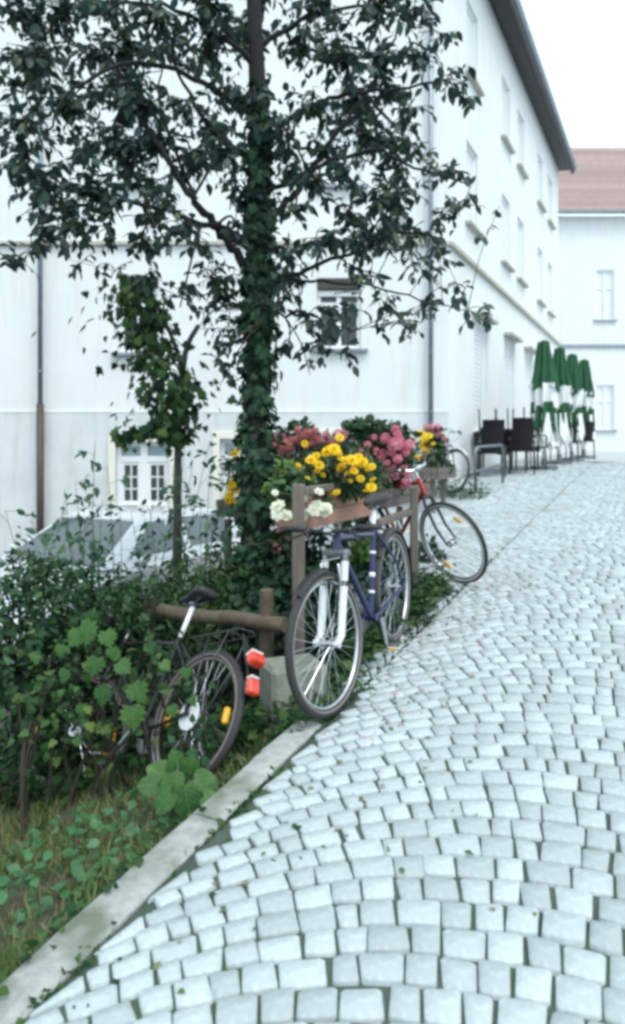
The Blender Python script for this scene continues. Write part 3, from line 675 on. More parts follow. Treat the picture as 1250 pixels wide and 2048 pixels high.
    sm = MB().tube([axp(htop - .01), H0, H1], .0135, 10); sm.lathe(H1 - Vector((0, .022, 0)), (0, 1, 0), [(0, .021), (.044, .021)], 12); sm.xf(S).build('stem', M[sp.get('stem', 'alu')], root, 50, MM)
    bw = sp.get('bar', .28); sw = sp.get('sweep', .05); rise = sp.get('rise', .02)
    hb = MB(); hb.tube([H1 + Vector((-sw, -bw, rise)), H1 + Vector((-sw * .6, -bw * .6, rise)), H1 + Vector((0, -.08, 0)), H1 + Vector((0, .08, 0)), H1 + Vector((-sw * .6, bw * .6, rise)), H1 + Vector((-sw, bw, rise))], .0115, 10)
    bar = hb.xf(S).build('handlebar', M[sp.get('barm', 'blackpl')], root, True, MM)
    for sd in (-1, 1):
        gd = Vector((-sw * .4, sd * bw * .4, 0)).normalized(); g0 = H1 + Vector((-sw, sd * bw, rise))
        MB().tube([g0 + gd * .005, g0 - gd * .125], .0165, 12).xf(S).build('grip', M['blackpl'], bar, True, MM)
        q = g0 - gd * .15
        MB().box(q + Vector((.02, 0, -.01)), (.045, .03, .03), None, .006).tube([q + Vector((.035, 0, -.012)), q + gd * .06 + Vector((.06, 0, -.03)), q + gd * .13 + Vector((.055, 0, -.035))], .006, 8).xf(S).build('brake_lever', M['blackpl'], bar, 40, MM)
        MB().tube([q + Vector((.03, 0, -.01)), q + Vector((.10, -sd * .03, .02)), H1 + Vector((.09, sd * .05, -.06)), axp(crown_z + .05) + Vector((.05, sd * .02, 0))], .0028, 6).xf(S).build('cable', M['blackpl'], bar, True, MM)
    # saddle
    MB().tube([bb + sdir * (stl - .06), saddle_p + Vector((0, 0, .0))], .0135, 12).build('seatpost', M[sp.get('post', 'alu')], root, True, MM)
    secs = []
    for x, w_, h in ((-.135, .05, .028), (-.12, .078, .042), (-.07, .08, .05), (-.01, .055, .047), (.05, .03, .042), (.11, .022, .038), (.14, .014, .028)):
        c = saddle_p + Vector((x, 0, .035)); secs.append([c + Vector((0, w_ * math.cos(q), (h * .55 if math.sin(q) > 0 else h * .75) * math.sin(q))) for q in [2 * math.pi * k / 12 for k in range(12)]])
    sa = MB().loft(secs).build('saddle', M['blackpl'], root, True, MM)
    rl = MB()
    for sd in (-1, 1): rl.tube([saddle_p + Vector((-.1, sd * .03, .01)), saddle_p + Vector((-.04, sd * .02, -.012)), saddle_p + Vector((.05, sd * .02, -.012)), saddle_p + Vector((.1, sd * .008, .012))], .004, 6)
    rl.box(saddle_p + Vector((0, 0, -.012)), (.04, .05, .025), None, .006); rl.build('saddle_rail', M['steel'], sa, 40, MM)
    # drive train
    ca = sp.get('crank', -1.2)
    ck = MB().lathe(bb + Vector((0, -.052, 0)), (0, 1, 0), [(0, .088), (.004, .092), (.006, .088)], 32); 
    for sd, q in ((-1, ca), (1, ca + math.pi)):
        e = bb + Vector((math.cos(q) * .17, sd * .075, math.sin(q) * .17)); ck.tube([bb + Vector((0, sd * .06, 0)), e], [.016, .011], 8)
    cko = ck.build('crankset', M['alu'], root, 40, MM)
    for sd, q in ((-1, ca), (1, ca + math.pi)):
        e = bb + Vector((math.cos(q) * .17, sd * .125, math.sin(q) * .17))
        pd = MB().box(e, (.085, .075, .022), None, .006).build('pedal', M[sp.get('pedal', 'blackpl')], root, False, MM)
        for dx in (-.044, .044): MB().box(e + Vector((dx, 0, 0)), (.006, .05, .014), None, .002).build('reflector', M['yellowlens'], pd, False, MM)
    if sp.get('disc'): MB().lathe(Vector((0, .036, R)), (0, 1, 0), [(0, .02), (.002, .072), (.006, .075), (.008, .02)], 24).build('spoke_guard', M['whitepl'], root, 40, MM)
    cs = MB().lathe(Vector((0, -.047, R)), (0, 1, 0), [(0, .038), (.004, .04), (.016, .05), (.02, .046)], 24); cs.build('sprocket', M['steel'], root, 40, MM)
    MB().tube([bb + Vector((0, -.049, .089)), Vector((0, -.045, R + .045))], .0045, 5).tube([bb + Vector((0, -.049, -.089)), Vector((.1, -.045, R - .10)), Vector((.02, -.045, R - .05))], .0045, 5).build('chain', M['steel'], root, False, MM)
    # mudguards, carrier, lamps
    if sp.get('guards'):
        gm = M[sp['guards']]
        def guard(hub, a0, a1, S):
            secs = []
            for k in range(19):
                a = a0 + (a1 - a0) * k / 18; d = Vector((math.cos(a), 0, math.sin(a))); c = Vector(hub) + d * (R + .013)
                secs.append([c + Vector((0, y, 0)) + d * z for y, z in ((-.026, -.012), (-.018, .004), (0, .009), (.018, .004), (.026, -.012), (.016, .001), (0, .006), (-.016, .001))])
            MB().loft(secs).xf(S).build('mudguard', gm, root, 40, MM)
        guard((0, 0, R), .75, 3.55, I); guard((WB, 0, R), *sp.get('fguard', (.85, 2.9)), S)
    if sp.get('carrier'):
        c = MB(); z = R * 2 + .05
        for y in (-.055, .055): c.tube([(.17, y * .6, z + .02), (.1, y, z + .01), (-.28, y, z), (-.3, 0, z)], .005, 6)
        for x in (.08, -.06, -.2): c.tube([(x, -.055, z), (x, .055, z)], .004, 6)
        for y in (-.075, .075): c.tube([(-.02, y, R), (-.05, y * .8, z)], .0055, 6); c.tube([(-.02, y, R), (-.2, y * .8, z)], .0045, 6)
        c.build('carrier', M[sp['carrier']], root, True, MM)
    for (x, y, z, sx, sy, sz, tilt) in sp.get('redlamps', ()):
        Q = Matrix.Rotation(tilt, 3, 'Y'); ax = [Q @ Vector(a) for a in ((1, 0, 0), (0, 1, 0), (0, 0, 1))]
        lm = MB().box((x, y, z), (sx, sy, sz), ax, .008).build('rear_lamp', M['redlens'], root, False, MM)
        MB().box(Vector((x, y, z)) + ax[0] * (sx * .5 + .006), (.014, sy * .9, sz * .9), ax, .004).build('lamp_housing', M['blackpl'], lm, False, MM)
        MB().tube([(-.24, 0, R * 2 + .045), (x + sx * .5, y, z)], .006, 6).build('lamp_bracket', M['blackpl'], lm, False, MM)
        MB().box(Vector((x, y, z)) + ax[2] * (sz * .5 + .006), (sx, sy * .9, .01), ax, .004).build('lamp_lens', M['whitepl'], lm, False, MM)
    if sp.get('basket'):
        k = MB(); bc = H1 + Vector((.15, 0, -.24)); w1, l1, h1 = .40, .27, .11
        for (dx, dy, sx, sy) in ((0, w1 / 2, l1, .008), (0, -w1 / 2, l1, .008), (l1 / 2, 0, .008, w1 - .02), (-l1 / 2, 0, .008, w1 - .02)): k.box(bc + Vector((dx, dy, 0)), (sx, sy, h1), None, .003)
        k.box(bc + Vector((0, 0, -h1 / 2 + .006)), (l1 - .02, w1 - .02, .01), None, .002)
        ko = k.xf(S).build('basket', M['whitepl'], root, False, MM)
        rm = MB(); r_ = .007
        pts = [bc + Vector((sx * l1 / 2, sy * w1 / 2, h1 / 2)) for sx, sy in ((1, 1), (1, -1), (-1, -1), (-1, 1), (1, 1))]; rm.tube(pts, r_, 8).xf(S).build('basket_rim', M['whitepl'], ko, True, MM)
    if sp.get('toplamp'):
        MB().lathe(axp(crown_z + .07) + Vector((.05, 0, 0)), (1, 0, 0), [(0, .018), (.03, .034), (.05, .036), (.055, .03)], 16).xf(S).build('headlamp', M['chrome'], root, 40, MM)
    if sp.get('stand'):
        MB().tube([bb + Vector((-.1, .04, -.02)), bb + Vector((-.16, .16, -.265))], .008, 8).build('kickstand', M['alu'], root, True, MM)
    return root
def gz(x, y): return float(ground_z(x, y))
bicycle('blue bicycle with silver suspension fork standing on the kerb, nearest to the setts', (.52, 4.42, float(street_z(4.17)) + .018), (.092, 3.43, float(street_z(3.1)) + .018), math.radians(2.5), math.radians(-9),
        dict(frame='blue', susp=True, fork='silverpaint', guards='blackpl', fguard=(.95, 1.75), marks=((.13, .145), (.22, .245), (.35, .365)), wall='tanwall', rim='alu', bar=.27, sweep=.03, rise=.01, head=.11, stem_up=.0, stem_rise=.01, stem_fw=.08,
             st=.50, saddle=.63, crank=1.45, pedal='alu', post='whitepl', toplamp=False))
bicycle('red bicycle leaning beside the planter stand with its front wheel on the setts', (.55, 6.56, gz(.55, 6.56) + .02), (1.19, 5.70, float(street_z(5.6)) + .018), math.radians(19), math.radians(0),
        dict(frame='red', fork='blackpaint', R=.345, rim='alu', wall='whitepl', tyre_w=.017, bar=.25, sweep=.14, rise=.03, stem_up=.07, stem_fw=.05, barm='chrome', reflectors=2, ref_a=1.1, spoke=.0008, st=.52, saddle=.62, guards='silverpaint', fguard=(3.0, 3.02)))
bicycle('dark bicycle half swallowed by the hedge, with red rear lamps and white seatpost', (-.61, 3.29, gz(-.61, 3.29) + .0), (-1.45, 3.98, gz(-1.45, 3.98) + .02), math.radians(31), math.radians(40),
        dict(frame='blackpaint', fork='blackpaint', rim='tanwall', wall='tanwall', R=.335, bar=.27, reflectors=2, ref_a=.05, disc=True, carrier='blackpaint', crank=2.3, pedal='alu', post='whitepl', saddle=.72, st=.52,
             redlamps=((-.37, -.0, .57, .05, .085, .055, .5), (-.38, .0, .44, .04, .06, .075, .2))))
bicycle('pale silver bicycle parked by the metal stand near the cafe chairs', (1.72, 11.62, float(street_z(11.1)) + .02), (2.04, 10.62, float(street_z(10.4)) + .02), math.radians(-6), math.radians(14),
        dict(frame='alu', fork='steel', R=.335, basket=False, guards='silverpaint', bar=.26, sweep=.12, barm='chrome'))

# ================================================================== CAR
def car(label, t_front, v_c, length=4.25):
    x, y = TV(t_front, v_c); MM = Matrix.Translation(Vector((x, y, -.598))) @ Matrix.Rotation(math.atan2(-UY, -UX), 4, 'Z')   # local +x = forward (towards the camera), origin under the nose
    root = thing('parked_car', (x, y, -.6), label, 'car', None, MM)
    st = [(0.0, .60, .40, .62), (-.05, .72, .30, .66), (-.35, .80, .24, .80), (-.9, .84, .22, .92), (-1.35, .85, .22, .98), (-2.2, .86, .22, 1.0), (-3.1, .86, .22, 1.02), (-3.7, .84, .24, 1.03), (-4.1, .78, .30, .98), (-4.25, .68, .42, .86)]
    secs = []
    for xx, w_, zb_, zs in st:
        zm = (zb_ + zs) / 2
        secs.append([(xx, -w_ * .94, zb_), (xx, w_ * .94, zb_), (xx, w_, zb_ + .12), (xx, w_ * 1.01, zm + .08), (xx, w_ * .97, zs - .07), (xx, w_ * .88, zs), (xx, w_ * .4, zs + .03), (xx, -w_ * .4, zs + .03), (xx, -w_ * .88, zs), (xx, -w_ * .97, zs - .07), (xx, -w_ * 1.01, zm + .08), (xx, -w_, zb_ + .12)])
    body = MB().loft(secs).build('body', M['carpaint'], root, 28, MM)
    b0 = [(-1.05, .74, .98), (-3.95, .70, 1.02)]; rt_ = [(-1.85, .56, 1.40), (-2.3, .60, 1.455), (-3.0, .58, 1.44), (-3.45, .52, 1.38)]
    cab = [[(x_, -w_, z_), (x_, w_, z_), (x2, w2, z2), (x2, -w2, z2)] for (x_, w_, z_), (x2, w2, z2) in zip([(-1.05, .74, .97), (-1.9, .78, .98), (-3.0, .78, .99), (-3.95, .70, 1.0)], [(-1.83, .55, 1.40), (-2.25, .585, 1.45), (-3.0, .57, 1.44), (-3.5, .50, 1.37)])]
    roof = MB().loft(cab).build('roof', M['carpaint'], root, 30, MM)
    def quad(name, a, b, c, d, m, nrm):
        pts = [Vector(q) + Vector(nrm) * .008 for q in (a, b, c, d)]; back = [p - Vector(nrm) * .012 for p in pts]
        return MB().add(pts + back, [(0, 1, 2, 3), (7, 6, 5, 4), (0, 4, 5, 1), (1, 5, 6, 2), (2, 6, 7, 3), (3, 7, 4, 0)]).build(name, m, roof, False, MM)
    quad('windscreen', (-1.09, -.66, 1.0), (-1.09, .66, 1.0), (-1.78, .50, 1.375), (-1.78, -.50, 1.375), M['carglass'], (.55, 0, .83))
    quad('rear_window', (-3.90, -.6, 1.04), (-3.90, .6, 1.04), (-3.55, .45, 1.34), (-3.55, -.45, 1.34), M['carglass'], (-.6, 0, .8))
    for sd in (-1, 1):
        def sp_(xx, f): return (xx, sd * (.775 - .195 * f), .985 + .45 * f)
        quad('side_window', sp_(-1.42, .12), sp_(-2.38, .12), sp_(-2.38, .86), sp_(-1.93, .84), M['carglass'], (0, sd * .92, .4))
        quad('side_window', sp_(-2.48, .12), sp_(-3.35, .12), sp_(-3.30, .80), sp_(-2.48, .86), M['carglass'], (0, sd * .92, .4))
        for wx in (-.78, -3.42):
            c = Vector((wx, sd * .76, .31)); tyre = MB().ring(c, (0, 1, 0), .235, .08, 32, 10, flat=1.1).build('wheel', M['rubber'], root, True, MM)
            MB().lathe(c - Vector((0, sd * .06, 0)), (0, sd, 0), [(0, .17), (.1, .17), (.12, .15), (.11, .05), (.125, .03)], 20).build('rim', M['alu'], tyre, 40, MM)
        MB().box((-.03, sd * .5, .62), (.12, .26, .13), None, .03).build('headlight', M['paleglass'], root, False, MM)
        MB().box((-4.22, sd * .55, .78), (.08, .2, .14), None, .02).build('tail_light', M['redlens'], root, False, MM)
        MB().box((-1.42, sd * .90, 1.03), (.12, .16, .12), None, .035).build('mirror', M['carpaint'], root, 40, MM)
        for hx in (-2.2, -3.1): MB().box((hx, sd * .868, .86), (.16, .03, .025), None, .008).build('door_handle', M['blackpl'], body, False, MM)
        MB().box((-2.2, sd * .876, .55), (2.4, .025, .06), None, .008).build('rubbing_strip', M['blackpl'], body, False, MM)
    MB().box((.0, 0, .42), (.1, 1.2, .16), None, .03).build('bumper', M['blackpl'], root, False, MM)
    return root
car('silver car parked in the courtyard behind the hedge', 4.25, -5.72)

# ================================================================== FENCE, BLOCK, PLANTERS
Z3 = Vector((0, 0, 1)); U3 = Vector((UX, UY, 0)).normalized(); V3 = Vector((U3.y, -U3.x, 0))
def at(t, v, z): x, y = TV(t, v); return Vector((x, y, z))
lf = thing('log_fence', P(440, 1240, 4.25), 'low rustic fence of round logs behind the dark bicycle', 'fence')
def logtube(pts, r): return MB().tube([Vector(p) + Vector(rng.normal(0, .006, 3)) for p in pts], [r * rng.uniform(.92, 1.08) for _ in pts], 12)
a, b = P(322, 1222, 4.5), P(572, 1250, 4.05)
logtube([a.lerp(b, k / 7) for k in range(8)], .043).build('rail', M['log'], lf, 50)
a, b = P(535, 1180, 4.17), P(535, 1420, 4.17); logtube([a.lerp(b, k / 4) for k in range(5)], .042).build('post', M['log'], lf, 50)
a, b = P(300, 1195, 4.58), P(300, 1400, 4.58); logtube([a.lerp(b, k / 4) for k in range(5)], .042).build('post', M['log'], lf, 50)
# mossy footing stone
c = P(585, 1380, 3.62); 
blk = MB().box((c.x, c.y + .06, c.z - .03), (.30, .24, .32), (Vector((.93, .36, 0)), Vector((-.36, .93, 0)), Z3), .022).build('footing_block', M['concrete'])
tag(blk, 'mossy concrete block on the bed edge behind the blue front wheel', 'block')
# planter stand: weathered posts and rails that carry the boxes
ps = thing('planter_stand', at(3.65, -1.93, .2), 'weathered wooden stand of posts and rails carrying the flower boxes', 'stand')
def beam(a, b, w_, h_, name, m=None, par=None):
    a, b = Vector(a), Vector(b); d = (b - a).normalized(); x, y = frame_for(d)
    return MB().box((a + b) / 2, (w_, h_, (b - a).length), (x, y, d), .006).build(name, m or M['greywood'], par or ps)
def post(px, Y, ytop, zb, w_=.072): p = P(px, ytop, Y); beam((p.x, p.y, zb), p, w_, w_, 'post'); return p
p1 = post(597, 4.10, 968, .0); p2 = post(828, 5.62, 975, .3, .06)
beam(p1 + Vector((.02, .02, -.045)), P(690, 970, 5.0), .05, .05, 'rail')
beam(P(752, 1048, 5.05), P(824, 1022, 5.66), .05, .05, 'rail')
beam(at(4.2, -2.35, 1.03), at(6.6, -2.35, 1.05), .06, .05, 'rail')
for t in (4.4, 5.6, 6.5): beam(at(t, -2.35, -.2), at(t, -2.35, 1.01), .06, .06, 'post')
def planter(label, t0, t1, v, z0, h=.17, w_=.24, material='boxwood', a_end=0):
    c = at((t0 + t1) / 2, v, z0); L = t1 - t0; ax = (U3, V3, Z3)
    root = thing('planter_box', c, label, 'planter', 'wooden flower boxes')
    n = 2; bh = h / n
    for sd in (-1, 1):
        for k in range(n): MB().box(c + V3 * (sd * w_ / 2) + Z3 * (bh * (k + .5)), (L, .02, bh - .004), ax, .004).build('plank', M[material], root)
    for sd in (-1, 1): 
        for k in range(n): MB().box(c + U3 * (sd * (L / 2 + .011)) + Z3 * (bh * (k + .5)), (.02, w_ + .02, bh - .004), ax, .004).build('plank', M[material], root)
    MB().box(c + Z3 * .012, (L - .002, w_ - .02, .02), ax).build('base_board', M[material], root)
    MB().box(c + Z3 * (h - .03), (L - .004, w_ - .024, .02), ax).build('soil', M['soil'], root)
    return root
planter('brown wooden flower box with yellow marigolds behind the blue handlebar', 3.98, 5.05, -2.14, 1.060, .205)
planter('weathered grey flower box of pink geraniums above the blue saddle', 5.35, 6.45, -2.16, 1.09, .15, .24, 'greywood')
planter('flower box of salmon and purple blooms right of the ivied trunk', 5.25, 6.75, -3.02, 1.20)
planter('flower box with yellow blooms left of the ivied trunk', 5.08, 5.40, -3.35, .98, .15, .24, 'greywood')
planter('small flower box of yellow and pink blooms at the downpipe', 8.6, 9.35, -2.72, 1.18, .15, .24, 'greywood')
for t, v in ((5.5, -3.02), (6.5, -3.02), (5.05, -3.35), (5.32, -3.35), (8.75, -2.72), (9.2, -2.72)):
    beam(at(t, v, -.5), at(t, v, {-3.02: 1.19, -3.35: .97, -2.72: 1.17}[v]), .06, .06, 'post')

# ================================================================== FLOWERS
def petals(rings, tpl, lift=0):
    """one flower head, unit radius, facing +z"""
    Vs, Fs, k = [], [], 0
    for n, r, tilt, s in rings:
        for i in range(n):
            a = 2 * math.pi * (i + .5 * (n % 2)) / n + r * 3; ca, sa_ = math.cos(a), math.sin(a); ct, sn = math.cos(tilt), math.sin(tilt)
            for x, y, z in tpl[0]:
                x, y, z = x * s, y * s, z * s; xx, zz = x * ct - z * sn, x * sn + z * ct
                Vs.append((ca * (r + xx) - sa_ * y, sa_ * (r + xx) + ca * y, zz + lift))
            Fs.append(tpl[1] + k); k += len(tpl[0])
    return np.array(Vs), np.concatenate(Fs)
PET = tpl_lobed([(.1, .22), (.55, .42), (.9, .3), (1, 0)], .04); PETS = (np.array([(0, 0, 0), (.5, .34, .05), (1, .12, 0), (1, -.12, 0), (.5, -.34, .05)], float), None)
PETS = (np.array([(0, 0, 0), (.55, .36, .06), (1, 0, -.02), (.55, -.36, .06), (.55, 0, 0)], float), np.array([(0, 4, 1), (4, 2, 1), (0, 3, 4), (4, 3, 2)]))
MARI = petals([(9, .12, .05, .9), (8, .06, .45, .75), (7, .03, .85, .6), (5, .0, 1.2, .5)], PETS)
BEGO = petals([(6, .05, .1, .95), (5, .04, .55, .8), (5, .02, 1.0, .62)], PET)
def cluster(n, rad):
    """ball of little five-petalled florets"""
    Vs, Fs, k = [], [], 0; fl = petals([(5, .02, .2, .34)], PETS)
    for i in range(n):
        z = 1 - 1.35 * (i + .5) / n; ph = i * 2.39996; r = math.sqrt(max(0, 1 - z * z)); d = Vector((r * math.cos(ph), r * math.sin(ph), z))
        x, y = frame_for(d); c = d * rad
        for q in fl[0]: Vs.append(tuple(c + x * q[0] + y * q[1] + d * q[2]))
        Fs.append(fl[1] + k); k += len(fl[0])
    return np.array(Vs), np.concatenate(Fs)
GERA = cluster(22, .72); SPIKE_V, SPIKE_F = [], []
for i in range(26):                                            # sage spike
    z = i / 26 * 3.2; ph = i * 2.4; r = .32 * (1 - z / 4); fl = petals([(3, .02, .3, .36)], PETS); d = Vector((math.cos(ph), math.sin(ph), .4)).normalized(); x, y = frame_for(d)
    for q in fl[0]: SPIKE_V.append(tuple(Vector((math.cos(ph) * r, math.sin(ph) * r, z)) + x * q[0] + y * q[1] + d * q[2]))
    SPIKE_F.append(fl[1] + i * len(fl[0]))
SPIKE = (np.array(SPIKE_V), np.concatenate(SPIKE_F))
HEADS = {}
def flower(parent, p, nrm, size, kind, mk):
    key = kind + mk
    if key not in HEADS: HEADS[key] = mesh_np('flower', *( (lambda g: (g[0], [g[1]]))({'mari': MARI, 'bego': BEGO, 'gera': GERA, 'spike': SPIKE}[kind])), M[mk])
    nrm = Vector(nrm).normalized(); x, y = frame_for(nrm); a = rng.uniform(0, 6.28); x, y = x * math.cos(a) + y * math.sin(a), y * math.cos(a) - x * math.sin(a)
    p = Vector(p); mm = Matrix(((x.x, y.x, nrm.x, p.x), (x.y, y.y, nrm.y, p.y), (x.z, y.z, nrm.z, p.z), (0, 0, 0, 1))) @ Matrix.Diagonal((size, size, size * .9, 1))
    return link(bpy.data.objects.new('flower', HEADS[key]), parent, mm)
def bedding(name, label, base, heads, kind, mk, foliage, nleaf, leafsize=.05, fmat='planterleaf', tpl=None, group='flowering plants in the boxes', cat='plant'):
    """base: soil point; heads: list of (point, radius); foliage: list of (centre, radius) blobs"""
    root = thing(name, base, label, cat, group); base = Vector(base); st = MB()
    for p, r in heads:
        q = base.lerp(Vector(p), .0) + Vector((rng.normal(0, .06), rng.normal(0, .06), 0)); mid = q.lerp(Vector(p), .55) + Vector((rng.normal(0, .02), rng.normal(0, .02), .03))
        st.tube([q, mid, Vector(p)], [.004, .0035, .003], 5, False)
        nr = Vector((rng.normal(0, .3), -.75 + rng.normal(0, .25), .65)) if kind != 'spike' else Vector((rng.normal(0, .15), rng.normal(0, .15), 1))
        flower(root, p, nr, r * rng.uniform(.72, 1.06), kind, mk)
        if kind in ('mari', 'gera'): flower(root, Vector(p) + Vector((rng.normal(0, r * 1.1), rng.normal(.02, r), rng.normal(-r * .4, r * .8))), nr + Vector(rng.normal(0, .5, 3)), r * rng.uniform(.4, .68), kind, mk)
    if st.V: st.build('stems', M['greentwig'], root)['kind'] = 'stuff'
    pos, dd, nn, ss = [], [], [], []
    tot = sum(r ** 2 for c, r in foliage)
    for c, r in foliage:
        k = max(12, int(nleaf * r * r / tot)); u = rdir(k); rad = r * rng.uniform(.35, 1.05, (k, 1)); q = np.array(c) + u * rad * np.array([1, 1, .8])
        pos.append(q); dd.append(u + rng.normal(0, .5, (k, 3)) + np.array([0, 0, -.15])); nn.append(u * .4 + np.array([0, -.25, 1]) + rng.normal(0, .4, (k, 3))); ss.append(leafsize * rng.uniform(.6, 1.25, k))
    leaves('foliage', root, np.concatenate(pos), np.concatenate(dd), np.concatenate(nn), np.concatenate(ss), tpl or T_LEAF, M[fmat])
    return root
def hp(lst, Y, jit=.08): return [(P(px, py, Y + rng.uniform(-jit, jit)), r / F_PX * Y) for px, py, r in lst]
def fo(lst, Y, jit=.06): return [(P(px, py, Y + rng.uniform(-jit, jit) + .12), r / F_PX * Y) for px, py, r in lst]
bedding('marigold_plant', 'yellow marigolds in full bloom above the brown wooden box', at(4.5, -2.14, 1.2),
        hp([(583, 938, 14), (600, 948, 14), (596, 932, 10), (622, 920, 16), (632, 912, 15), (638, 930, 14), (655, 902, 15), (668, 898, 16), (674, 905, 13), (682, 935, 14), (693, 922, 15), (704, 920, 17), (712, 930, 15), (716, 915, 14), (725, 925, 13), (708, 942, 12), (721, 957, 13), (744, 933, 10), (735, 982, 14), (743, 974, 14), (673, 985, 13), (646, 950, 8), (614, 957, 8), (575, 945, 9)], 4.62),
        'mari', 'yellow', fo([(600, 965, 38), (640, 955, 45), (690, 955, 48), (735, 950, 42), (700, 972, 30), (742, 975, 26), (655, 968, 26), (720, 915, 25), (650, 925, 28)], 4.7), 1500, .05)
bedding('begonia_plant', 'large creamy white blooms beside the weathered post', at(4.05, -2.14, 1.2),
        hp([(555, 1012, 20), (571, 1030, 22), (554, 1030, 15), (598, 1034, 22), (607, 1028, 18), (635, 1012, 20), (648, 1020, 19), (628, 1020, 17), (607, 998, 12), (638, 983, 11), (550, 985, 9), (655, 1013, 13)], 4.3, .05),
        'bego', 'white', fo([(570, 995, 30), (610, 1000, 26), (640, 1000, 26), (580, 965, 30), (600, 975, 24)], 4.42), 420, .055, tpl=T_WIDE)
bedding('lime_foliage_plant', 'lime green leafy plant spilling over the box end left of marigolds', at(4.05, -2.2, 1.2), [], 'mari', 'yellow', fo([(585, 958, 28), (560, 975, 30), (572, 940, 22), (610, 955, 18)], 4.5), 260, .05, 'limeleaf', T_WIDE)
bedding('geranium_plant', 'pink geraniums hanging over the saddle of the blue bicycle', at(5.9, -2.16, 1.25),
        hp([(770, 877, 16), (790, 890, 18), (806, 895, 17), (818, 890, 14), (800, 880, 13), (812, 905, 14), (795, 868, 12), (778, 945, 14), (790, 952, 14), (808, 940, 14), (818, 950, 14), (735, 890, 10), (752, 900, 10), (748, 875, 11), (762, 915, 11), (775, 925, 11), (795, 918, 12), (770, 960, 10), (730, 910, 9), (782, 905, 10), (815, 968, 10), (768, 995, 9), (775, 985, 8), (760, 975, 7), (790, 858, 11), (742, 942, 8)], 5.75),
        'gera', 'pink', fo([(760, 870, 40), (790, 880, 42), (745, 905, 44), (780, 920, 50), (800, 915, 34), (770, 960, 40), (785, 965, 26), (745, 985, 26), (735, 860, 30), (715, 855, 24), (740, 965, 36)], 5.9), 1100, .065, tpl=T_ROUND)
bedding('geranium_plant', 'salmon pink geraniums between the ivied trunk and the marigolds', at(5.7, -3.02, 1.35),
        hp([(572, 890, 17), (585, 880, 13), (560, 905, 12), (602, 872, 14), (615, 868, 15), (628, 878, 12), (556, 872, 11), (595, 860, 10), (482, 868, 10), (548, 890, 10), (640, 880, 11), (652, 870, 11), (662, 885, 10), (630, 862, 10), (582, 900, 11), (612, 892, 11), (700, 855, 10)], 6.6),
        'gera', 'salmon', fo([(570, 880, 36), (605, 880, 36), (560, 910, 36), (600, 910, 38), (635, 895, 30), (600, 860, 26)], 6.75), 520, .065, tpl=T_ROUND)
bedding('geranium_plant', 'bright pink geranium cluster standing high beside the purple sage', at(6.4, -3.02, 1.35),
        hp([(677, 868, 15), (685, 878, 15), (672, 880, 11), (690, 862, 9)], 6.9), 'gera', 'pink', fo([(680, 890, 26), (665, 905, 26)], 7.0), 120, .065, tpl=T_ROUND)
bedding('sage_plant', 'purple flowering sage standing behind the yellow marigolds', at(6.2, -3.0, 1.35),
        hp([(592, 912, 9), (600, 905, 9), (608, 915, 8), (618, 905, 9), (586, 925, 8), (640, 885, 8), (652, 880, 8), (700, 872, 9), (708, 868, 9), (712, 885, 8), (726, 878, 8), (694, 885, 7), (632, 892, 7), (718, 862, 8)], 6.7), 'spike', 'purple',
        fo([(600, 925, 28), (640, 900, 28), (705, 885, 32), (725, 870, 26)], 6.8), 420, .05)
bedding('marigold_plant', 'hanging yellow blooms left of the ivied trunk', at(5.15, -3.35, 1.1),
        hp([(476, 900, 12), (468, 908, 11), (480, 893, 8), (470, 958, 13), (462, 968, 14), (468, 980, 14), (460, 990, 12), (474, 968, 10), (456, 1000, 10)], 5.9), 'mari', 'yellow', fo([(465, 920, 24), (455, 960, 26), (470, 990, 26), (480, 930, 24)], 6.0), 240, .05)
bedding('marigold_plant', 'yellow blooms in the far box beside the downpipe', at(8.9, -2.72, 1.3),
        hp([(835, 865, 9), (845, 868, 10), (858, 872, 10), (850, 882, 9), (843, 892, 9), (852, 900, 10), (845, 912, 8), (858, 890, 8)], 9.2), 'mari', 'yellow', fo([(845, 880, 20), (850, 900, 22), (845, 920, 20)], 9.35), 200, .05)
bedding('geranium_plant', 'pink geraniums in the far box beside the downpipe', at(9.1, -2.72, 1.3),
        hp([(862, 855, 9), (872, 862, 10), (880, 870, 9), (888, 878, 8), (850, 853, 7), (876, 853, 8)], 9.3), 'gera', 'pink', fo([(870, 870, 20), (880, 890, 18), (865, 900, 22), (872, 925, 22), (850, 930, 22), (888, 935, 18)], 9.2), 420, .065, tpl=T_ROUND)
bedding('fuchsia_plant', 'small dark red blooms trailing below the white begonias', at(4.3, -2.6, .9),
        hp([(552, 1090, 6), (560, 1098, 6), (548, 1105, 6), (578, 1078, 6), (565, 1115, 6), (585, 1100, 5), (556, 1062, 6)], 4.8), 'gera', 'salmon', fo([(560, 1090, 40), (580, 1060, 34), (545, 1120, 40)], 4.95), 420, .05)
bedding('lime_foliage_plant', 'lime green leaves in the gap under the blue handlebar', at(4.7, -2.3, .6), [], 'mari', 'yellow', fo([(722, 1100, 26), (735, 1112, 22), (712, 1120, 20)], 5.1), 120, .06, 'limeleaf', T_WIDE)

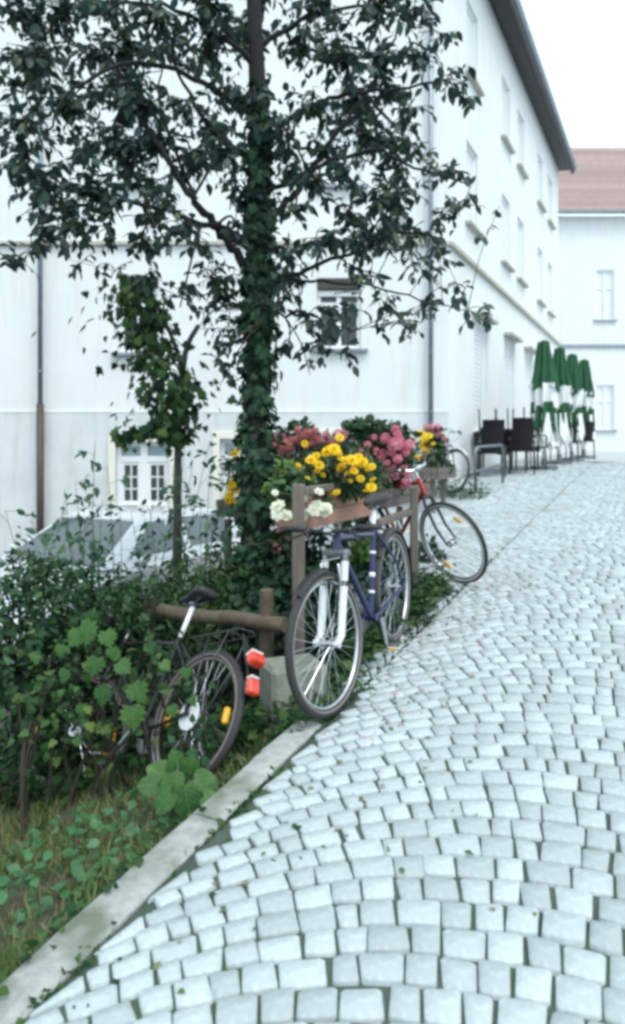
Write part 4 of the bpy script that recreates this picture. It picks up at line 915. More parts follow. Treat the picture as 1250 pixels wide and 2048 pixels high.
# ================================================================== CAFE FURNITURE
def parasol(label, px, Y, ytop):
    top = P(px, ytop, Y); x, y = top.x, top.y; g = float(street_z(tv(x, y)[0])) + .015; H = top.z - g
    root = thing('parasol', (x, y, g), label, 'parasol', 'closed parasols of the cafe')
    MB().tube([(x, y, g + .05), (x, y, g + H)], .022, 10).build('pole', M['whitewood'], root, True)
    MB().lathe((x, y, g), (0, 0, 1), [(0, .26), (.05, .26), (.07, .2), (.07, .05), (.2, .045)], 20).build('base', M['steel'], root, 40)
    ph_ = rng.uniform(0, 6.28); amp = rng.uniform(.18, .34)
    def skirt(name, z0, z1, r0, r1, m, zig=0, alt=None):
        n = 48; mb = MB(); rows = 7; secs = []
        for k in range(rows):
            f = k / (rows - 1); row = []
            for i in range(n):
                a = 2 * math.pi * i / n; pl = 1 + amp * math.cos(8 * a + ph_ + .5 * math.sin(5 * f + ph_)) + .09 * math.sin(3 * a + 4 * f + ph_ * 2) + .05 * math.sin(13 * a + ph_); r = (r0 + (r1 - r0) * f) * pl
                zz = z1 + (z0 - z1) * f + (zig * (1 if i % 6 < 3 else -1) * (.5 + .5 * math.sin(i * 1.7)) if k == rows - 1 else 0)
                row.append((x + r * math.cos(a), y + r * math.sin(a), g + zz))
            secs.append(row)
        mb.loft(secs, caps=False); return mb.build(name, m, root, 60)
    skirt('canopy', H * .615, H * .985, .085, .205, M['greencloth'], .06); skirt('canopy_top', H * .98, H * 1.0, .02, .088, M['greencloth'])
    skirt('canopy_band', H * .47, H * .66, .20, .17, M['whitecloth'], .07)
    skirt('canopy_valance', H * .29, H * .52, .175, .215, M['greencloth'], .10); skirt('canopy_hem', H * .17, H * .36, .17, .205, M['whitecloth'], .10)
    for k in range(5):                                          # white flaps of the hem
        a = k * 1.256 + px * .37 - .9; c = Vector((x + math.cos(a) * .2, y + math.sin(a) * .2, g + H * .27)); o_ = Vector((math.cos(a), math.sin(a), 0)); tg = Vector((-o_.y, o_.x, 0))
        pts = [c + tg * -.07 + Z3 * .38 + o_ * .02, c + tg * .06 + Z3 * .40 + o_ * .02, c + tg * .10 + o_ * .05, c + tg * .02 - Z3 * .22 + o_ * .06, c + tg * -.09 - Z3 * .05 + o_ * .06]
        MB().add(pts + [p - o_ * .012 for p in pts], [(0, 1, 2, 3, 4), (9, 8, 7, 6, 5)] + [(i, i + 5, (i + 1) % 5 + 5, (i + 1) % 5) for i in range(5)]).build('hem_flap', M['whitecloth'], root)
    return root
for lb, px, Y, yt in (('tall closed green and white parasol, leftmost and nearest of the row', 1088, 13.7, 680), ('closed green and white parasol, second of the row from the black chairs', 1119, 14.9, 694),
                      ('closed green and white parasol, third of the row from the black chairs', 1144, 15.9, 707), ('closed green and white parasol, fourth of the row from the black chairs', 1168, 17.0, 718)): parasol(lb, px, Y, yt)
CH = {}
def chair_meshes():
    if CH: return CH
    s = MB(); s.box((0, 0, .43), (.46, .46, .04), None, .012); CH['seat'] = s.mesh('seat', M['wicker'])
    secs = []
    for k in range(7):
        a = (k / 6 - .5) * 1.5; c = Vector((.27 * math.sin(a) * 1.0, .24 - .10 * (1 - math.cos(a)) * 2.2, 0)); n_ = Vector((math.sin(a) * .6, 1, 0)).normalized() * .014
        secs.append([c - n_ + Z3 * .40, c + n_ + Z3 * .40, c + n_ * 1.2 + Z3 * .86 + Vector((0, .05, 0)), c - n_ * .8 + Z3 * .86 + Vector((0, .05, 0))])
    CH['backrest'] = MB().loft(secs).mesh('backrest', M['wicker'], 40)
    for i, (x, y) in enumerate(((-.21, -.21), (.21, -.21), (-.21, .21), (.21, .21))): CH['leg%d' % i] = MB().tube([(x, y, .42), (x * 1.04, y * 1.06, 0)], .014, 8).mesh('leg', M['blackpl'], True)
    for i, x in enumerate((-.25, .25)): CH['armrest%d' % i] = MB().tube([(x, .2, .66), (x, -.16, .655), (x, -.2, .64), (x * .96, -.21, .43)], .015, 8).mesh('armrest', M['wicker'], True)
    return CH
def chair(label, x, y, z, rz, flip=False):
    MM = Matrix.Translation((x, y, z)) @ Matrix.Rotation(rz, 4, 'Z')
    if flip: MM = Matrix.Translation((x, y, z + .88)) @ Matrix.Rotation(rz, 4, 'Z') @ Matrix.Rotation(math.pi, 4, 'X')
    root = thing('patio_chair', (x, y, z), label, 'chair', 'black cafe chairs', MM)
    for k, me in chair_meshes().items(): link(bpy.data.objects.new(k.rstrip('0123456789'), me), root, MM)
def gs(x, y): return float(street_z(tv(x, y)[0])) + .015
def chair_px(label, px, Y, rz, dz=0, flip=False): p = P(px, 900, Y); chair(label, p.x, p.y, gs(p.x, p.y) + dz, rz, flip)
PI = math.pi
chair_px('black wicker chair with its back to the street, nearest the metal stand', 981, 12.6, PI - .15)
chair_px('black wicker chair stacked onto the one nearest the metal stand', 983, 12.68, PI - .1, .13)
chair_px('black wicker chair with its back turned, beside the first parasol', 1036, 12.9, PI + .05)
chair_px('black wicker chair stacked onto the one beside the first parasol', 1038, 12.98, PI, .14)
chair_px('black wicker chair seen from the side, next to the green parasol hem', 1058, 13.5, PI / 2 + .4)
chair_px('dark chair standing between the parasols', 1128, 15.3, PI)
chair_px('dark chair behind the third parasol at the street edge', 1160, 16.4, PI + .3)
def table(label, px, Y, upturned_label):
    p = P(px, 900, Y); z = gs(p.x, p.y); root = thing('cafe_table', (p.x, p.y, z), label, 'table', 'black cafe tables')
    MB().box((p.x, p.y, z + .715), (.7, .7, .03), (U3, V3, Z3), .008).build('table_top', M['wicker'], root)
    for a, b in ((-1, -1), (1, -1), (-1, 1), (1, 1)): q = p + U3 * (.31 * a) + V3 * (.31 * b); MB().tube([(q.x, q.y, z), (q.x, q.y, z + .70)], .017, 8).build('leg', M['blackpl'], root, True)
    chair(upturned_label, p.x, p.y, z + .30, .5, True)
table('black table behind the chair stack nearest the metal stand', 992, 13.4, 'upturned chair with legs in the air behind the left chair stack')
table('black table behind the chair stack beside the parasol', 1048, 14.0, 'upturned chair with legs in the air behind the right chair stack')
# bicycle stand of bent tube
bs = thing('bicycle_stand', P(951, 990, 10.6), 'grey bent tube bicycle stand in front of the black chairs', 'bicycle stand')
a, b = P(951, 0, 10.6), P(1006, 0, 11.6); a.z, b.z = gs(a.x, a.y), gs(b.x, b.y); tA, tB = a + Z3 * .68, b + Z3 * .62
m = MB(); dd_ = (tB - tA).normalized()
m.tube([a, a + Z3 * .58, a + Z3 * .655 + dd_ * .025, tA + dd_ * .10, tB - dd_ * .10, b + Z3 * .595 - dd_ * .025, b + Z3 * .52, b], .022, 10); m.build('hoop', M['steel'], bs, True)
MB().tube([a + Z3 * .32, b + Z3 * .30], .014, 8).build('crossbar', M['steel'], bs, True)

# ================================================================== THE BIG TREE
TY = 5.2
def px_path(pts): return [P(*q) for q in pts]
def smooth_path(pts, k=4):
    """Catmull-Rom through the points"""
    out = []; n = len(pts)
    for i in range(n - 1):
        p0, p1, p2, p3 = pts[max(i - 1, 0)], pts[i], pts[i + 1], pts[min(i + 2, n - 1)]
        for j in range(k):
            f = j / k; out.append(.5 * ((2 * p1) + (p2 - p0) * f + (2 * p0 - 5 * p1 + 4 * p2 - p3) * f * f + (3 * p1 - p0 - 3 * p2 + p3) * f ** 3))
    out.append(pts[-1]); return out
base = P(512, 1180, TY); base.z = gz(base.x, base.y) - .05
tree = thing('tree', base, 'large broadleaf tree with dark leaves rising over the flower boxes', 'tree')
trunk_pts = smooth_path([base, P(514, 1050, TY), P(512, 900, TY), P(513, 760, TY), P(516, 640, TY), P(519, 520, TY), P(517, 400, TY), P(519, 290, TY), P(515, 170, TY), P(509, 40, TY), P(503, -120, TY), P(500, -300, TY)])
tr_r = np.interp(np.arange(len(trunk_pts)), [0, 6, 20, 30, 36, 44], [.12, .085, .072, .066, .056, .025])
MB().tube(trunk_pts, list(tr_r), 14).build('trunk', M['bark'], tree, True)
limbs = [([(512, 560, TY), (470, 505, 5.1), (425, 447, 5.0), (385, 395, 4.9), (340, 325, 4.85), (290, 255, 4.8), (240, 165, 4.8), (190, 60, 4.8)], .036),
         ([(514, 505, TY), (455, 470, 5.2), (410, 425, 5.15), (375, 370, 5.2), (330, 250, 5.3), (320, 120, 5.4)], .026),
         ([(519, 450, TY), (575, 405, 5.3), (602, 368, 5.35), (650, 300, 5.4), (705, 225, 5.5), (760, 140, 5.6), (800, 30, 5.6)], .032),
         ([(518, 345, TY), (455, 285, 5.3), (400, 230, 5.5), (350, 120, 5.6), (310, 0, 5.7)], .028),
         ([(516, 570, TY), (600, 545, 5.1), (700, 505, 5.0), (780, 475, 4.95), (870, 458, 4.95)], .021),
         ([(518, 285, TY), (600, 225, 5.1), (700, 190, 5.0), (820, 172, 4.95), (905, 160, 4.9)], .024),
         ([(515, 620, TY), (470, 605, 5.3), (430, 585, 5.4), (380, 600, 5.4)], .015),
         ([(519, 395, TY), (620, 345, 5.0), (740, 300, 4.85), (830, 335, 4.8), (930, 365, 4.75)], .022),
         ([(516, 480, TY), (400, 445, 4.9), (250, 400, 4.6), (130, 420, 4.5), (60, 470, 4.45)], .024),
         ([(516, 240, TY), (430, 185, 5.0), (300, 125, 4.8), (150, 180, 4.6), (80, 290, 4.5)], .026),
         ([(515, 640, TY), (590, 625, 5.0), (650, 640, 4.9), (700, 660, 4.85)], .014),
         ([(512, 130, TY), (430, 60, 5.0), (300, 10, 4.9), (160, 30, 4.8)], .024),
         ([(510, 100, TY), (600, 40, 5.2), (720, 10, 5.3), (840, 60, 5.3)], .024),
         ([(513, 530, TY), (600, 560, 5.4), (720, 570, 5.5), (840, 600, 5.5), (930, 620, 5.5)], .016)]
nodes = []; lm = MB()
for pts, r in limbs:
    sp_ = smooth_path(px_path(pts), 5); sp_ = [sp_[0]] + [p + Vector(rng.normal(0, .012, 3)) for p in sp_[1:]]
    n = len(sp_); lm_o = MB().tube(sp_, [r * (1 - .78 * k / (n - 1)) for k in range(n)], 8).build('limb', M['bark'], tree, True)
    nodes += [(p, r * (1 - .78 * k / (n - 1))) for k, p in enumerate(sp_)][2:]
nodes += [(p, .02) for p in trunk_pts[18:]]
node_a = np.array([tuple(n[0]) for n in nodes])
# leafy sprays: (px, py, radius px, amount)
SPR = [(110, 225, 60, 1), (185, 205, 60, 1), (262, 225, 62, 1.2), (300, 200, 50, 1.1), (150, 310, 62, 1.2), (235, 310, 62, 1.2), (300, 285, 55, 1.3), (100, 395, 60, 1.1), (195, 390, 58, 1.2), (285, 385, 52, 1.1), (130, 465, 52, 1), (215, 465, 48, .9),
       (90, 500, 38, .8), (140, 520, 34, .7), (255, 510, 40, .7), (290, 545, 32, .6), (360, 225, 50, .9), (420, 265, 55, 1), (390, 320, 55, 1.2), (465, 300, 50, 1), (345, 400, 45, .8), (440, 215, 48, .9), (500, 205, 45, 1), (545, 225, 40, .8),
       (560, 300, 48, .9), (620, 215, 52, .9), (700, 205, 55, 1.2), (690, 255, 45, .8), (770, 195, 50, .9), (830, 195, 42, .7), (895, 190, 38, .55), (930, 205, 22, .3), (590, 340, 42, .7), (640, 300, 46, .8), (745, 285, 48, .9), (800, 320, 48, .9), (640, 375, 48, .9), (700, 360, 46, .8), (755, 390, 55, 1.2),
       (830, 395, 50, 1), (800, 430, 46, .9), (700, 425, 48, .9), (585, 430, 42, .7), (560, 490, 42, .8), (625, 485, 48, .9), (695, 480, 42, .8), (770, 470, 40, .7), (845, 470, 38, .7), (885, 490, 30, .5), (830, 535, 34, .5), (745, 545, 40, .7), (690, 545, 28, .3), (600, 560, 38, .7), (555, 560, 34, .7), (850, 595, 32, .45), (715, 610, 30, .4), (660, 650, 38, .5),
       (640, 700, 34, .5), (690, 725, 24, .35), (620, 750, 18, .2), (610, 650, 36, .6), (760, 630, 34, .5), (830, 650, 30, .45), (880, 620, 28, .4), (945, 640, 34, .5), (985, 640, 16, .15), (820, 690, 20, .25), (910, 340, 40, .5), (940, 395, 36, .45), (1000, 410, 20, .2), (885, 360, 34, .5), (900, 430, 30, .35), (865, 520, 28, .35), (870, 345, 34, .6),
       (420, 555, 42, .8), (440, 610, 38, .7), (455, 665, 36, .6), (425, 725, 34, .5), (440, 770, 20, .25), (360, 615, 34, .5), (400, 500, 40, .7), (330, 480, 42, .7), (370, 460, 40, .6), (460, 420, 36, .6), (480, 370, 36, .7), (400, 650, 26, .3), (560, 620, 32, .5), (575, 700, 24, .3), (470, 560, 34, .6), (480, 470, 32, .6),
       (60, 260, 60, 1), (40, 350, 60, 1), (50, 440, 50, .9), (30, 180, 60, 1), (15, 520, 40, .6), (60, 100, 65, 1), (150, 120, 65, 1.1), (240, 110, 60, 1.1), (330, 110, 60, 1), (420, 110, 60, 1), (500, 90, 60, 1), (590, 110, 60, 1), (680, 100, 60, 1), (760, 110, 55, .9), (840, 110, 50, .7), (900, 80, 36, .4),
       (100, 20, 65, 1), (200, 10, 65, 1), (310, 10, 65, 1), (420, 0, 65, 1), (530, -10, 65, 1), (640, 10, 60, 1), (740, 10, 55, .9), (830, 20, 45, .7), (0, 20, 65, 1)]
tw = MB(); LP, LD, LN, LS = [], [], [], []
for px, py, rp, am in SPR:
    best = None
    for _ in range(1):
        Yc = TY + rng.uniform(-.75, .7)
    c = P(px, py, Yc)
    d = np.linalg.norm(node_a - np.array(c), axis=1); k = int(np.argmin(d)); n0, nr = nodes[k]
    c = Vector(c)
    # pull the spray's depth towards the limb it hangs from
    Yc = .55 * Yc + .45 * n0.y; c = P(px, py, Yc); R_ = rp / F_PX * Yc * 1.12
    mid = n0.lerp(c, .5) + Vector(rng.normal(0, .03, 3)) + Vector((0, 0, .04))
    path = smooth_path([n0, mid, c], 4); tw.tube(path, [max(.004, min(nr * .6, .012)) * (1 - .55 * i / 8) for i in range(9)], 5, False)
    ns = max(5, int(21 * (am + .15 * (px > 600)) * (rp / 50)))
    for s_ in range(ns):
        f = rng.uniform(.6, 1); start = path[int(f * 8)]
        dr = Vector(rdir(1)[0]); dr.z = dr.z * .75 - .10; dr.y *= .9; dr.normalize(); L = R_ * rng.uniform(.55, 1.15)
        end = start + dr * L + Vector((0, 0, -.10 * L)); m2 = start.lerp(end, .5) + Vector((0, 0, .06 * L)) + Vector(rng.normal(0, .01, 3))
        tp = smooth_path([start, m2, end], 3); tw.tube(tp, [.0038, .0036, .0033, .003, .0027, .0023, .0019], 4, False)
        nl = max(3, int(L / .036))
        for q in range(nl):
            u = (q + .7) / nl * 6; i = min(int(u), 5); p = tp[i].lerp(tp[i + 1], u - i); sgn = 1 if q % 2 else -1
            sidev = dr.cross(Z3); sidev = sidev.normalized() if sidev.length > .1 else Vector((1, 0, 0))
            ld = dr * rng.uniform(.2, .7) + sidev * sgn * rng.uniform(.4, .9) + Vector((0, 0, -rng.uniform(.1, .8))) + Vector(rng.normal(0, .25, 3))
            LP.append(tuple(p)); LD.append(tuple(ld)); LN.append(tuple(Vector((0, 0, 1)) + Vector(rng.normal(0, .45, 3)))); LS.append(rng.uniform(.048, .105))
tw.build('twigs', M['twig'], tree)['kind'] = 'stuff'
leaves('crown', tree, LP, LD, LN, LS, tpl_leaf(.27, .2, .07), M['leaf'], 300)

# ivy sheathing a trunk
def ivy_on(name, label, path, rads, nleaf, size, parent_base, singles=200, fray=.05, material='ivy', cat='ivy'):
    root = thing(name, parent_base, label, cat); path = [Vector(p) for p in path]
    vines = MB()
    for k in range(5):
        ph = rng.uniform(0, 6.28); pts = []
        for i, p in enumerate(path): r = rads[i] * .72; a = ph + .5 * math.sin(i * .6 + k); pts.append(p + Vector((math.cos(a) * r, math.sin(a) * r, 0)))
        vines.tube(pts, .009, 5, False)
    vines.build('stem', M['twig'], root)
    n = len(path); u = rng.uniform(0, n - 1.001, nleaf); i = u.astype(int); f = (u - i)[:, None]; pa = np.array([tuple(p) for p in path]); ra = np.array(rads)
    c = pa[i] * (1 - f) + pa[i + 1] * f; r = ra[i] * (1 - f[:, 0]) + ra[i + 1] * f[:, 0]; a = rng.uniform(0, 2 * math.pi, nleaf)
    lump = 1 + .28 * np.sin(u * 2.1 + 2 * np.sin(a)) + .18 * np.sin(u * 5.3 + a * 2)
    o_ = np.stack([np.cos(a), np.sin(a), np.zeros(nleaf)], 1); pos = c + o_ * (r * lump * rng.uniform(.75, 1.12, nleaf) + np.abs(rng.normal(0, fray, nleaf)) * (rng.random(nleaf) < .25))[:, None]
    d = np.array([0, 0, -1.0]) + rng.normal(0, .55, (nleaf, 3)) + o_ * .35; nn = o_ + np.array([0, 0, .35]) + rng.normal(0, .35, (nleaf, 3))
    leaves('ivy_leaves', root, pos, d, nn, size * rng.uniform(.6, 1.25, nleaf), T_IVY, M[material], singles)
    return root
ip = [p for p in trunk_pts if p.z < P(0, 150, TY).z]; zz = [HY - F_PX * (p.z - CZ) / p.y for p in ip]
ivy_on('ivy', 'dark ivy wrapped thickly round the trunk of the large tree', ip, list(np.interp(zz, [150, 480, 600, 800, 950, 1050, 1150, 1250], [.045, .07, .08, .082, .11, .145, .21, .30])), 3300, .075, base, 200, .05)

# ================================================================== SLENDER IVIED STEM LEFT OF THE TREE
IY = 6.3; sb = P(357, 1190, IY); sb.z = gz(sb.x, sb.y) - .05
st_t = thing('slender_tree', sb, 'slender grey tree stem with forked top left of the main trunk', 'tree')
spth = smooth_path([sb, P(355, 1050, IY), P(356, 920, IY), P(358, 820, IY), P(366, 740, IY), P(375, 690, IY), P(398, 650, IY)], 3)
MB().tube(spth, list(np.linspace(.042, .02, len(spth))), 10).build('trunk', M['greybark'], st_t, True)
MB().tube(smooth_path([P(366, 740, IY), P(350, 690, IY), P(320, 620, IY), P(290, 560, IY)], 3), list(np.linspace(.025, .010, 10)), 8).build('limb', M['greybark'], st_t, True)
ivp = smooth_path([P(345, 880, IY - .05), P(345, 820, IY - .05), P(335, 760, IY - .05), P(300, 690, IY - .05), P(282, 620, IY - .05), P(270, 565, IY - .05)], 3)
ivy_on('ivy', 'ivy mass hanging on the slender grey stem in front of the upper left window', ivp, list(np.interp(np.arange(len(ivp)), [0, 4, 8, 12, 15], [.14, .20, .20, .17, .10])), 950, .08, sb, 200, .26, 'ivylight')
xl = rng.uniform(0, 1, 130); pos = np.array([tuple(P(225 + 150 * q, 868 + 12 * math.sin(q * 9) + rng.normal(0, 9), IY - .1 + rng.normal(0, .06))) for q in xl])
iv2 = thing('ivy', P(290, 880, IY), 'short ivy garland across the top of the lower left window', 'ivy')
MB().tube([P(225 + 150 * k / 6, 866 + 12 * math.sin(k / 6 * 9), IY - .08) for k in range(7)], .006, 5).build('stem', M['twig'], iv2)
leaves('ivy_leaves', iv2, pos, rng.normal(0, .6, (130, 3)) + np.array([0, 0, -1]), rng.normal(0, .4, (130, 3)) + np.array([0, -1, .3]), .075 * rng.uniform(.6, 1.2, 130), T_IVY, M['ivylight'], 60)

# ================================================================== SAPLINGS (loose twigs of small pale leaves in front of the facade)
def sapling(label, px, Y, ybase, tips, nl=9, size=.068, material='sapleaf'):
    b = P(px, ybase, Y); b.z = gz(b.x, b.y) - .03
    root = thing('sapling', b, label, 'sapling', 'saplings in the hedge'); tw_ = MB(); a = ([], [], [], [])
    for tx, ty in tips:
        e = P(tx, ty, Y + rng.uniform(-.3, .3)); m_ = b.lerp(e, .55) + Vector((rng.normal(0, .08), rng.normal(0, .08), .06)); pth = smooth_path([b, m_, e], 5)
        tw_.tube(pth, list(np.linspace(.006, .0016, len(pth))), 5, False)
        for q in range(nl):
            f = .34 + .66 * (q + rng.random()) / nl; i = min(int(f * 10), 9); p = pth[i].lerp(pth[i + 1], f * 10 - i)
            side_ = Vector(rdir(1)[0]); q2 = p + side_ * rng.uniform(.02, .11); tw_.tube([p, q2], .0018, 3, False)
            for _ in range(3):
                a[0].append(tuple(q2 + Vector(rng.normal(0, .012, 3)))); a[1].append(tuple(side_ + Vector(rng.normal(0, .5, 3)) + Vector((0, 0, -.2)))); a[2].append(tuple(Vector((0, -.3, 1)) + Vector(rng.normal(0, .5, 3)))); a[3].append(size * rng.uniform(.6, 1.3))
    tw_.build('stems', M['greentwig'], root)['kind'] = 'stuff'; leaves('foliage', root, *a, T_LEAF, M[material], 60)
sapling('pale green sapling in front of the plinth near the cast iron pipe', 205, 5.2, 1130, [(150, 960), (175, 990), (130, 975), (215, 930), (190, 880), (240, 1010), (170, 1040), (205, 1000), (125, 1010)], 9)
sapling('loose pale green sapling beside the lower left window', 290, 5.6, 1120, [(330, 960), (355, 1000), (385, 930), (370, 890), (300, 1020), (260, 1010), (395, 990), (345, 930), (310, 990), (420, 880)], 11)
sapling('small sapling between the slender stem and the main trunk', 410, 5.6, 1120, [(430, 1000), (445, 960), (400, 1010), (440, 1020), (455, 1040), (420, 940)], 8)
sapling('spindly sapling at the left edge of the hedge', 120, 4.6, 1180, [(90, 1060), (130, 1040), (100, 1090), (160, 1070), (60, 1040), (30, 1080), (10, 1020)], 9)

# ================================================================== HEDGE AND GROUND COVER
def shrub(label, blobs, nleaf, size, material, base_, tpl=None, singles=150, stems=6):
    root = thing('shrub', base_, label, 'shrub', 'shrubs of the bank'); base_ = Vector(base_); s_ = MB()
    pos, d, nn, ss = [], [], [], []; tot = sum(q[1] ** 2 for q in blobs)
    for c, r in blobs:
        c = Vector(c); n = int(nleaf * r * r / tot); u = rdir(n); rad = r * (.45 + .6 * rng.random((n, 1)) ** .6) * (1 + .18 * np.sin(u[:, :1] * 9 + u[:, 2:] * 7))
        pos.append(np.array(c) + u * rad); d.append(u * .5 + rng.normal(0, .5, (n, 3)) + np.array([0, 0, -.4])); nn.append(u * .7 + np.array([0, -.2, .7]) + rng.normal(0, .4, (n, 3))); ss.append(size * rng.uniform(.55, 1.3, n))
        for k in range(2):
            e = c + Vector(rdir(1)[0]) * r * .6; b_ = Vector((c.x + rng.normal(0, .1), c.y + rng.normal(0, .1), gz(c.x, c.y))); s_.tube(smooth_path([b_, b_.lerp(e, .5) + Vector(rng.normal(0, .05, 3)), e], 3), [.011, .010, .009, .008, .007, .006, .004], 5, False)
    s_.build('stems', M['twig'], root)['kind'] = 'stuff'
    pos = np.concatenate(pos); keep = pos[:, 2] > ground_z(pos[:, 0], pos[:, 1]) - .02
    leaves('foliage', root, pos[keep], np.concatenate(d)[keep], np.concatenate(nn)[keep], np.concatenate(ss)[keep], tpl or T_LEAF, M[material], singles)
    return root
def B(px, py, Y, rp): return (P(px, py, Y), rp / F_PX * Y)
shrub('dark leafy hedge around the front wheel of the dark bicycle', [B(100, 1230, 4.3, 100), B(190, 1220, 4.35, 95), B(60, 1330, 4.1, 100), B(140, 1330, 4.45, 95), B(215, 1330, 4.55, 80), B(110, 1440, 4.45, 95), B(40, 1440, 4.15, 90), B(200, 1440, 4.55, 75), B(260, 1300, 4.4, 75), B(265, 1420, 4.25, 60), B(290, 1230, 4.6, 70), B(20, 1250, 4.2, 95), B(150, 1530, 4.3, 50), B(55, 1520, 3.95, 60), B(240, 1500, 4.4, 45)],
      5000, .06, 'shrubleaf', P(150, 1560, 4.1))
shrub('loose trailing shoots in front of the dark bicycle frame', [B(110, 1320, 3.7, 75), B(190, 1400, 3.65, 80), B(100, 1460, 3.6, 75), B(300, 1350, 3.55, 60), B(250, 1480, 3.55, 60), B(320, 1270, 3.7, 55), B(60, 1400, 3.65, 70), B(390, 1400, 3.35, 50), B(350, 1490, 3.3, 40)],
      300, .05, 'ivylight', P(200, 1560, 3.7), T_IVY, 120)
shrub('low dense greenery on the bank below the silver car', [B(230, 1215, 5.0, 80), B(310, 1215, 5.0, 75), B(370, 1190, 5.2, 70), B(430, 1170, 5.2, 65), B(160, 1195, 5.0, 60), B(470, 1185, 5.0, 70), B(390, 1220, 4.8, 65), B(100, 1160, 4.9, 55), B(330, 1270, 4.7, 60), B(450, 1260, 4.6, 60), B(40, 1150, 4.8, 60)],
      4600, .05, 'ivylight', P(330, 1280, 4.9))
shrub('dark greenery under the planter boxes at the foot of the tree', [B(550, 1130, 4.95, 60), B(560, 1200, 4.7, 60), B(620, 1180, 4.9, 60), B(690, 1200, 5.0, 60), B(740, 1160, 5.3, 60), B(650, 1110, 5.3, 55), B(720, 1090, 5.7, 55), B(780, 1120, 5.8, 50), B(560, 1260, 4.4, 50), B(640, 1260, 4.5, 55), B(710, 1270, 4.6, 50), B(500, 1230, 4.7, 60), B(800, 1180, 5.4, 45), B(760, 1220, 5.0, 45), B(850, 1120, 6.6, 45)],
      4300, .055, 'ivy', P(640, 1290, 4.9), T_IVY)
# ivy creeping over the whole bank
def carpet(name, label, n, tr, dr, size, material, tpl, h=.05, mask=None, kind='stuff', cat=None):
    t = rng.uniform(*tr, n); d = rng.uniform(*dr, n); v = edge_v(t) - d; x, y = TV(t, v)
    if mask is not None: k = mask(t, d, x, y); t, d, v, x, y = t[k], d[k], v[k], x[k], y[k]
    n = len(x); z = ground_z(x, y) + rng.random(n) ** 1.5 * h * (1 + .8 * np.sin(x * 5) * np.cos(y * 4.3))
    o = leaves(name, None, np.stack([x, y, z], 1), np.concatenate([rng.normal(0, 1, (n, 2)), rng.normal(.0, .3, (n, 1))], 1), rng.normal(0, .35, (n, 3)) + np.array([0, -.15, 1]), size * rng.uniform(.5, 1.3, n), tpl, M[material])
    tag(o, label, cat or 'ground cover', None, kind); return o
carpet('ground_ivy', 'ivy and weeds carpeting the planted bank', 9000, (2.75, 6.4), (.02, 2.4), .058, 'ivylight', T_IVY, .13, lambda t, d, x, y: (d > .02 + .25 * (t < 3.0)) & (rng.random(len(t)) < np.where(t > 6, .7, 1)))
carpet('ground_ivy', 'low ivy fringe along the kerb under the bicycles', 2600, (2.9, 5.9), (-.13, .55), .05, 'ivylight', T_IVY, .12)
carpet('ground_ivy', 'small weeds creeping over the near kerb', 700, (1.0, 3.1), (-.05, .2), .038, 'ivylight', T_WIDE, .06, lambda t, d, x, y: rng.random(len(t)) < .35 + .65 * (np.sin(t * 5) > .1))
carpet('weeds', 'weeds fringing the paving beside the red bicycle', 2600, (4.5, 5.75), (-.30, .5), .05, 'ivylight', T_SMALL, .22, lambda t, d, x, y: (d > -.3 + .22 * np.abs(np.sin(t * 2.6 + 1))))
carpet('weeds', 'weeds at the foot of the pale silver bicycle', 5000, (9.0, 11.6), (-2.4, -.6), .06, 'ivylight', T_SMALL, .2, lambda t, d, x, y: (np.hypot(x - 2.05, (y - 10.6) * .8) < .55) & (rng.random(len(t)) < .9))
carpet('leafy_weeds', 'small leafy weeds in the grass at the kerb', 900, (1.2, 3.0), (.10, 1.0), .045, 'bigleaf', T_WIDE, .09, lambda t, d, x, y: rng.random(len(t)) < .75)
def grass(name, label, n, tr, dr, hgt, mask=None):
    t = rng.uniform(*tr, n); d = rng.uniform(*dr, n); v = edge_v(t) - d; x, y = TV(t, v); 
    k = (np.sin(x * 9) * np.cos(y * 8) + rng.normal(0, .5, n) > -.55); x, y, t, d = x[k], y[k], t[k], d[k]
    n = len(x); dd = np.stack([rng.normal(0, .45, n), rng.normal(0, .45, n), np.ones(n)], 1)
    o = leaves(name, None, np.stack([x, y, ground_z(x, y) - .005], 1), dd, rng.normal(0, 1, (n, 3)) * np.array([1, 1, .1]), hgt * rng.uniform(.4, 1.25, n), (np.array([(0, .045, 0), (0, -.045, 0), (.55, .035, -.04), (.55, -.035, -.04), (1, 0, -.22)]), np.array([(0, 1, 2), (1, 3, 2), (2, 3, 4)])), M['grass'])
    tag(o, label, 'grass', None, 'stuff')
grass('grass', 'dry mixed grass at the near end of the bed', 32000, (.3, 3.1), (.04, 2.6), .075)
# moss and seedlings in the joints close to the kerb
n = 1500; t = rng.uniform(1.2, 6.5, n); v = -1.47 + np.abs(rng.normal(0, .22, n)) * (rng.random(n) < .4); v = np.where(rng.random(n) < .5, -1.465 + rng.normal(0, .012, n), v); x, y = TV(t, v)
kk = np.sin(t * 6.1) + rng.normal(0, .6, n) > .1; x, y, t = x[kk], y[kk], t[kk]; n = len(x)
tag(leaves('joint_weeds', None, np.stack([x, y, street_z(t) + .008], 1), rng.normal(0, 1, (n, 3)) * np.array([1, 1, .3]) + np.array([0, 0, .35]), rng.normal(0, .3, (n, 3)) + np.array([0, 0, 1]), .026 * rng.uniform(.5, 1.4, n), T_SMALL, M['ivylight']), 'tiny weeds rooted in the joint beside the kerb', 'weeds', None, 'stuff')

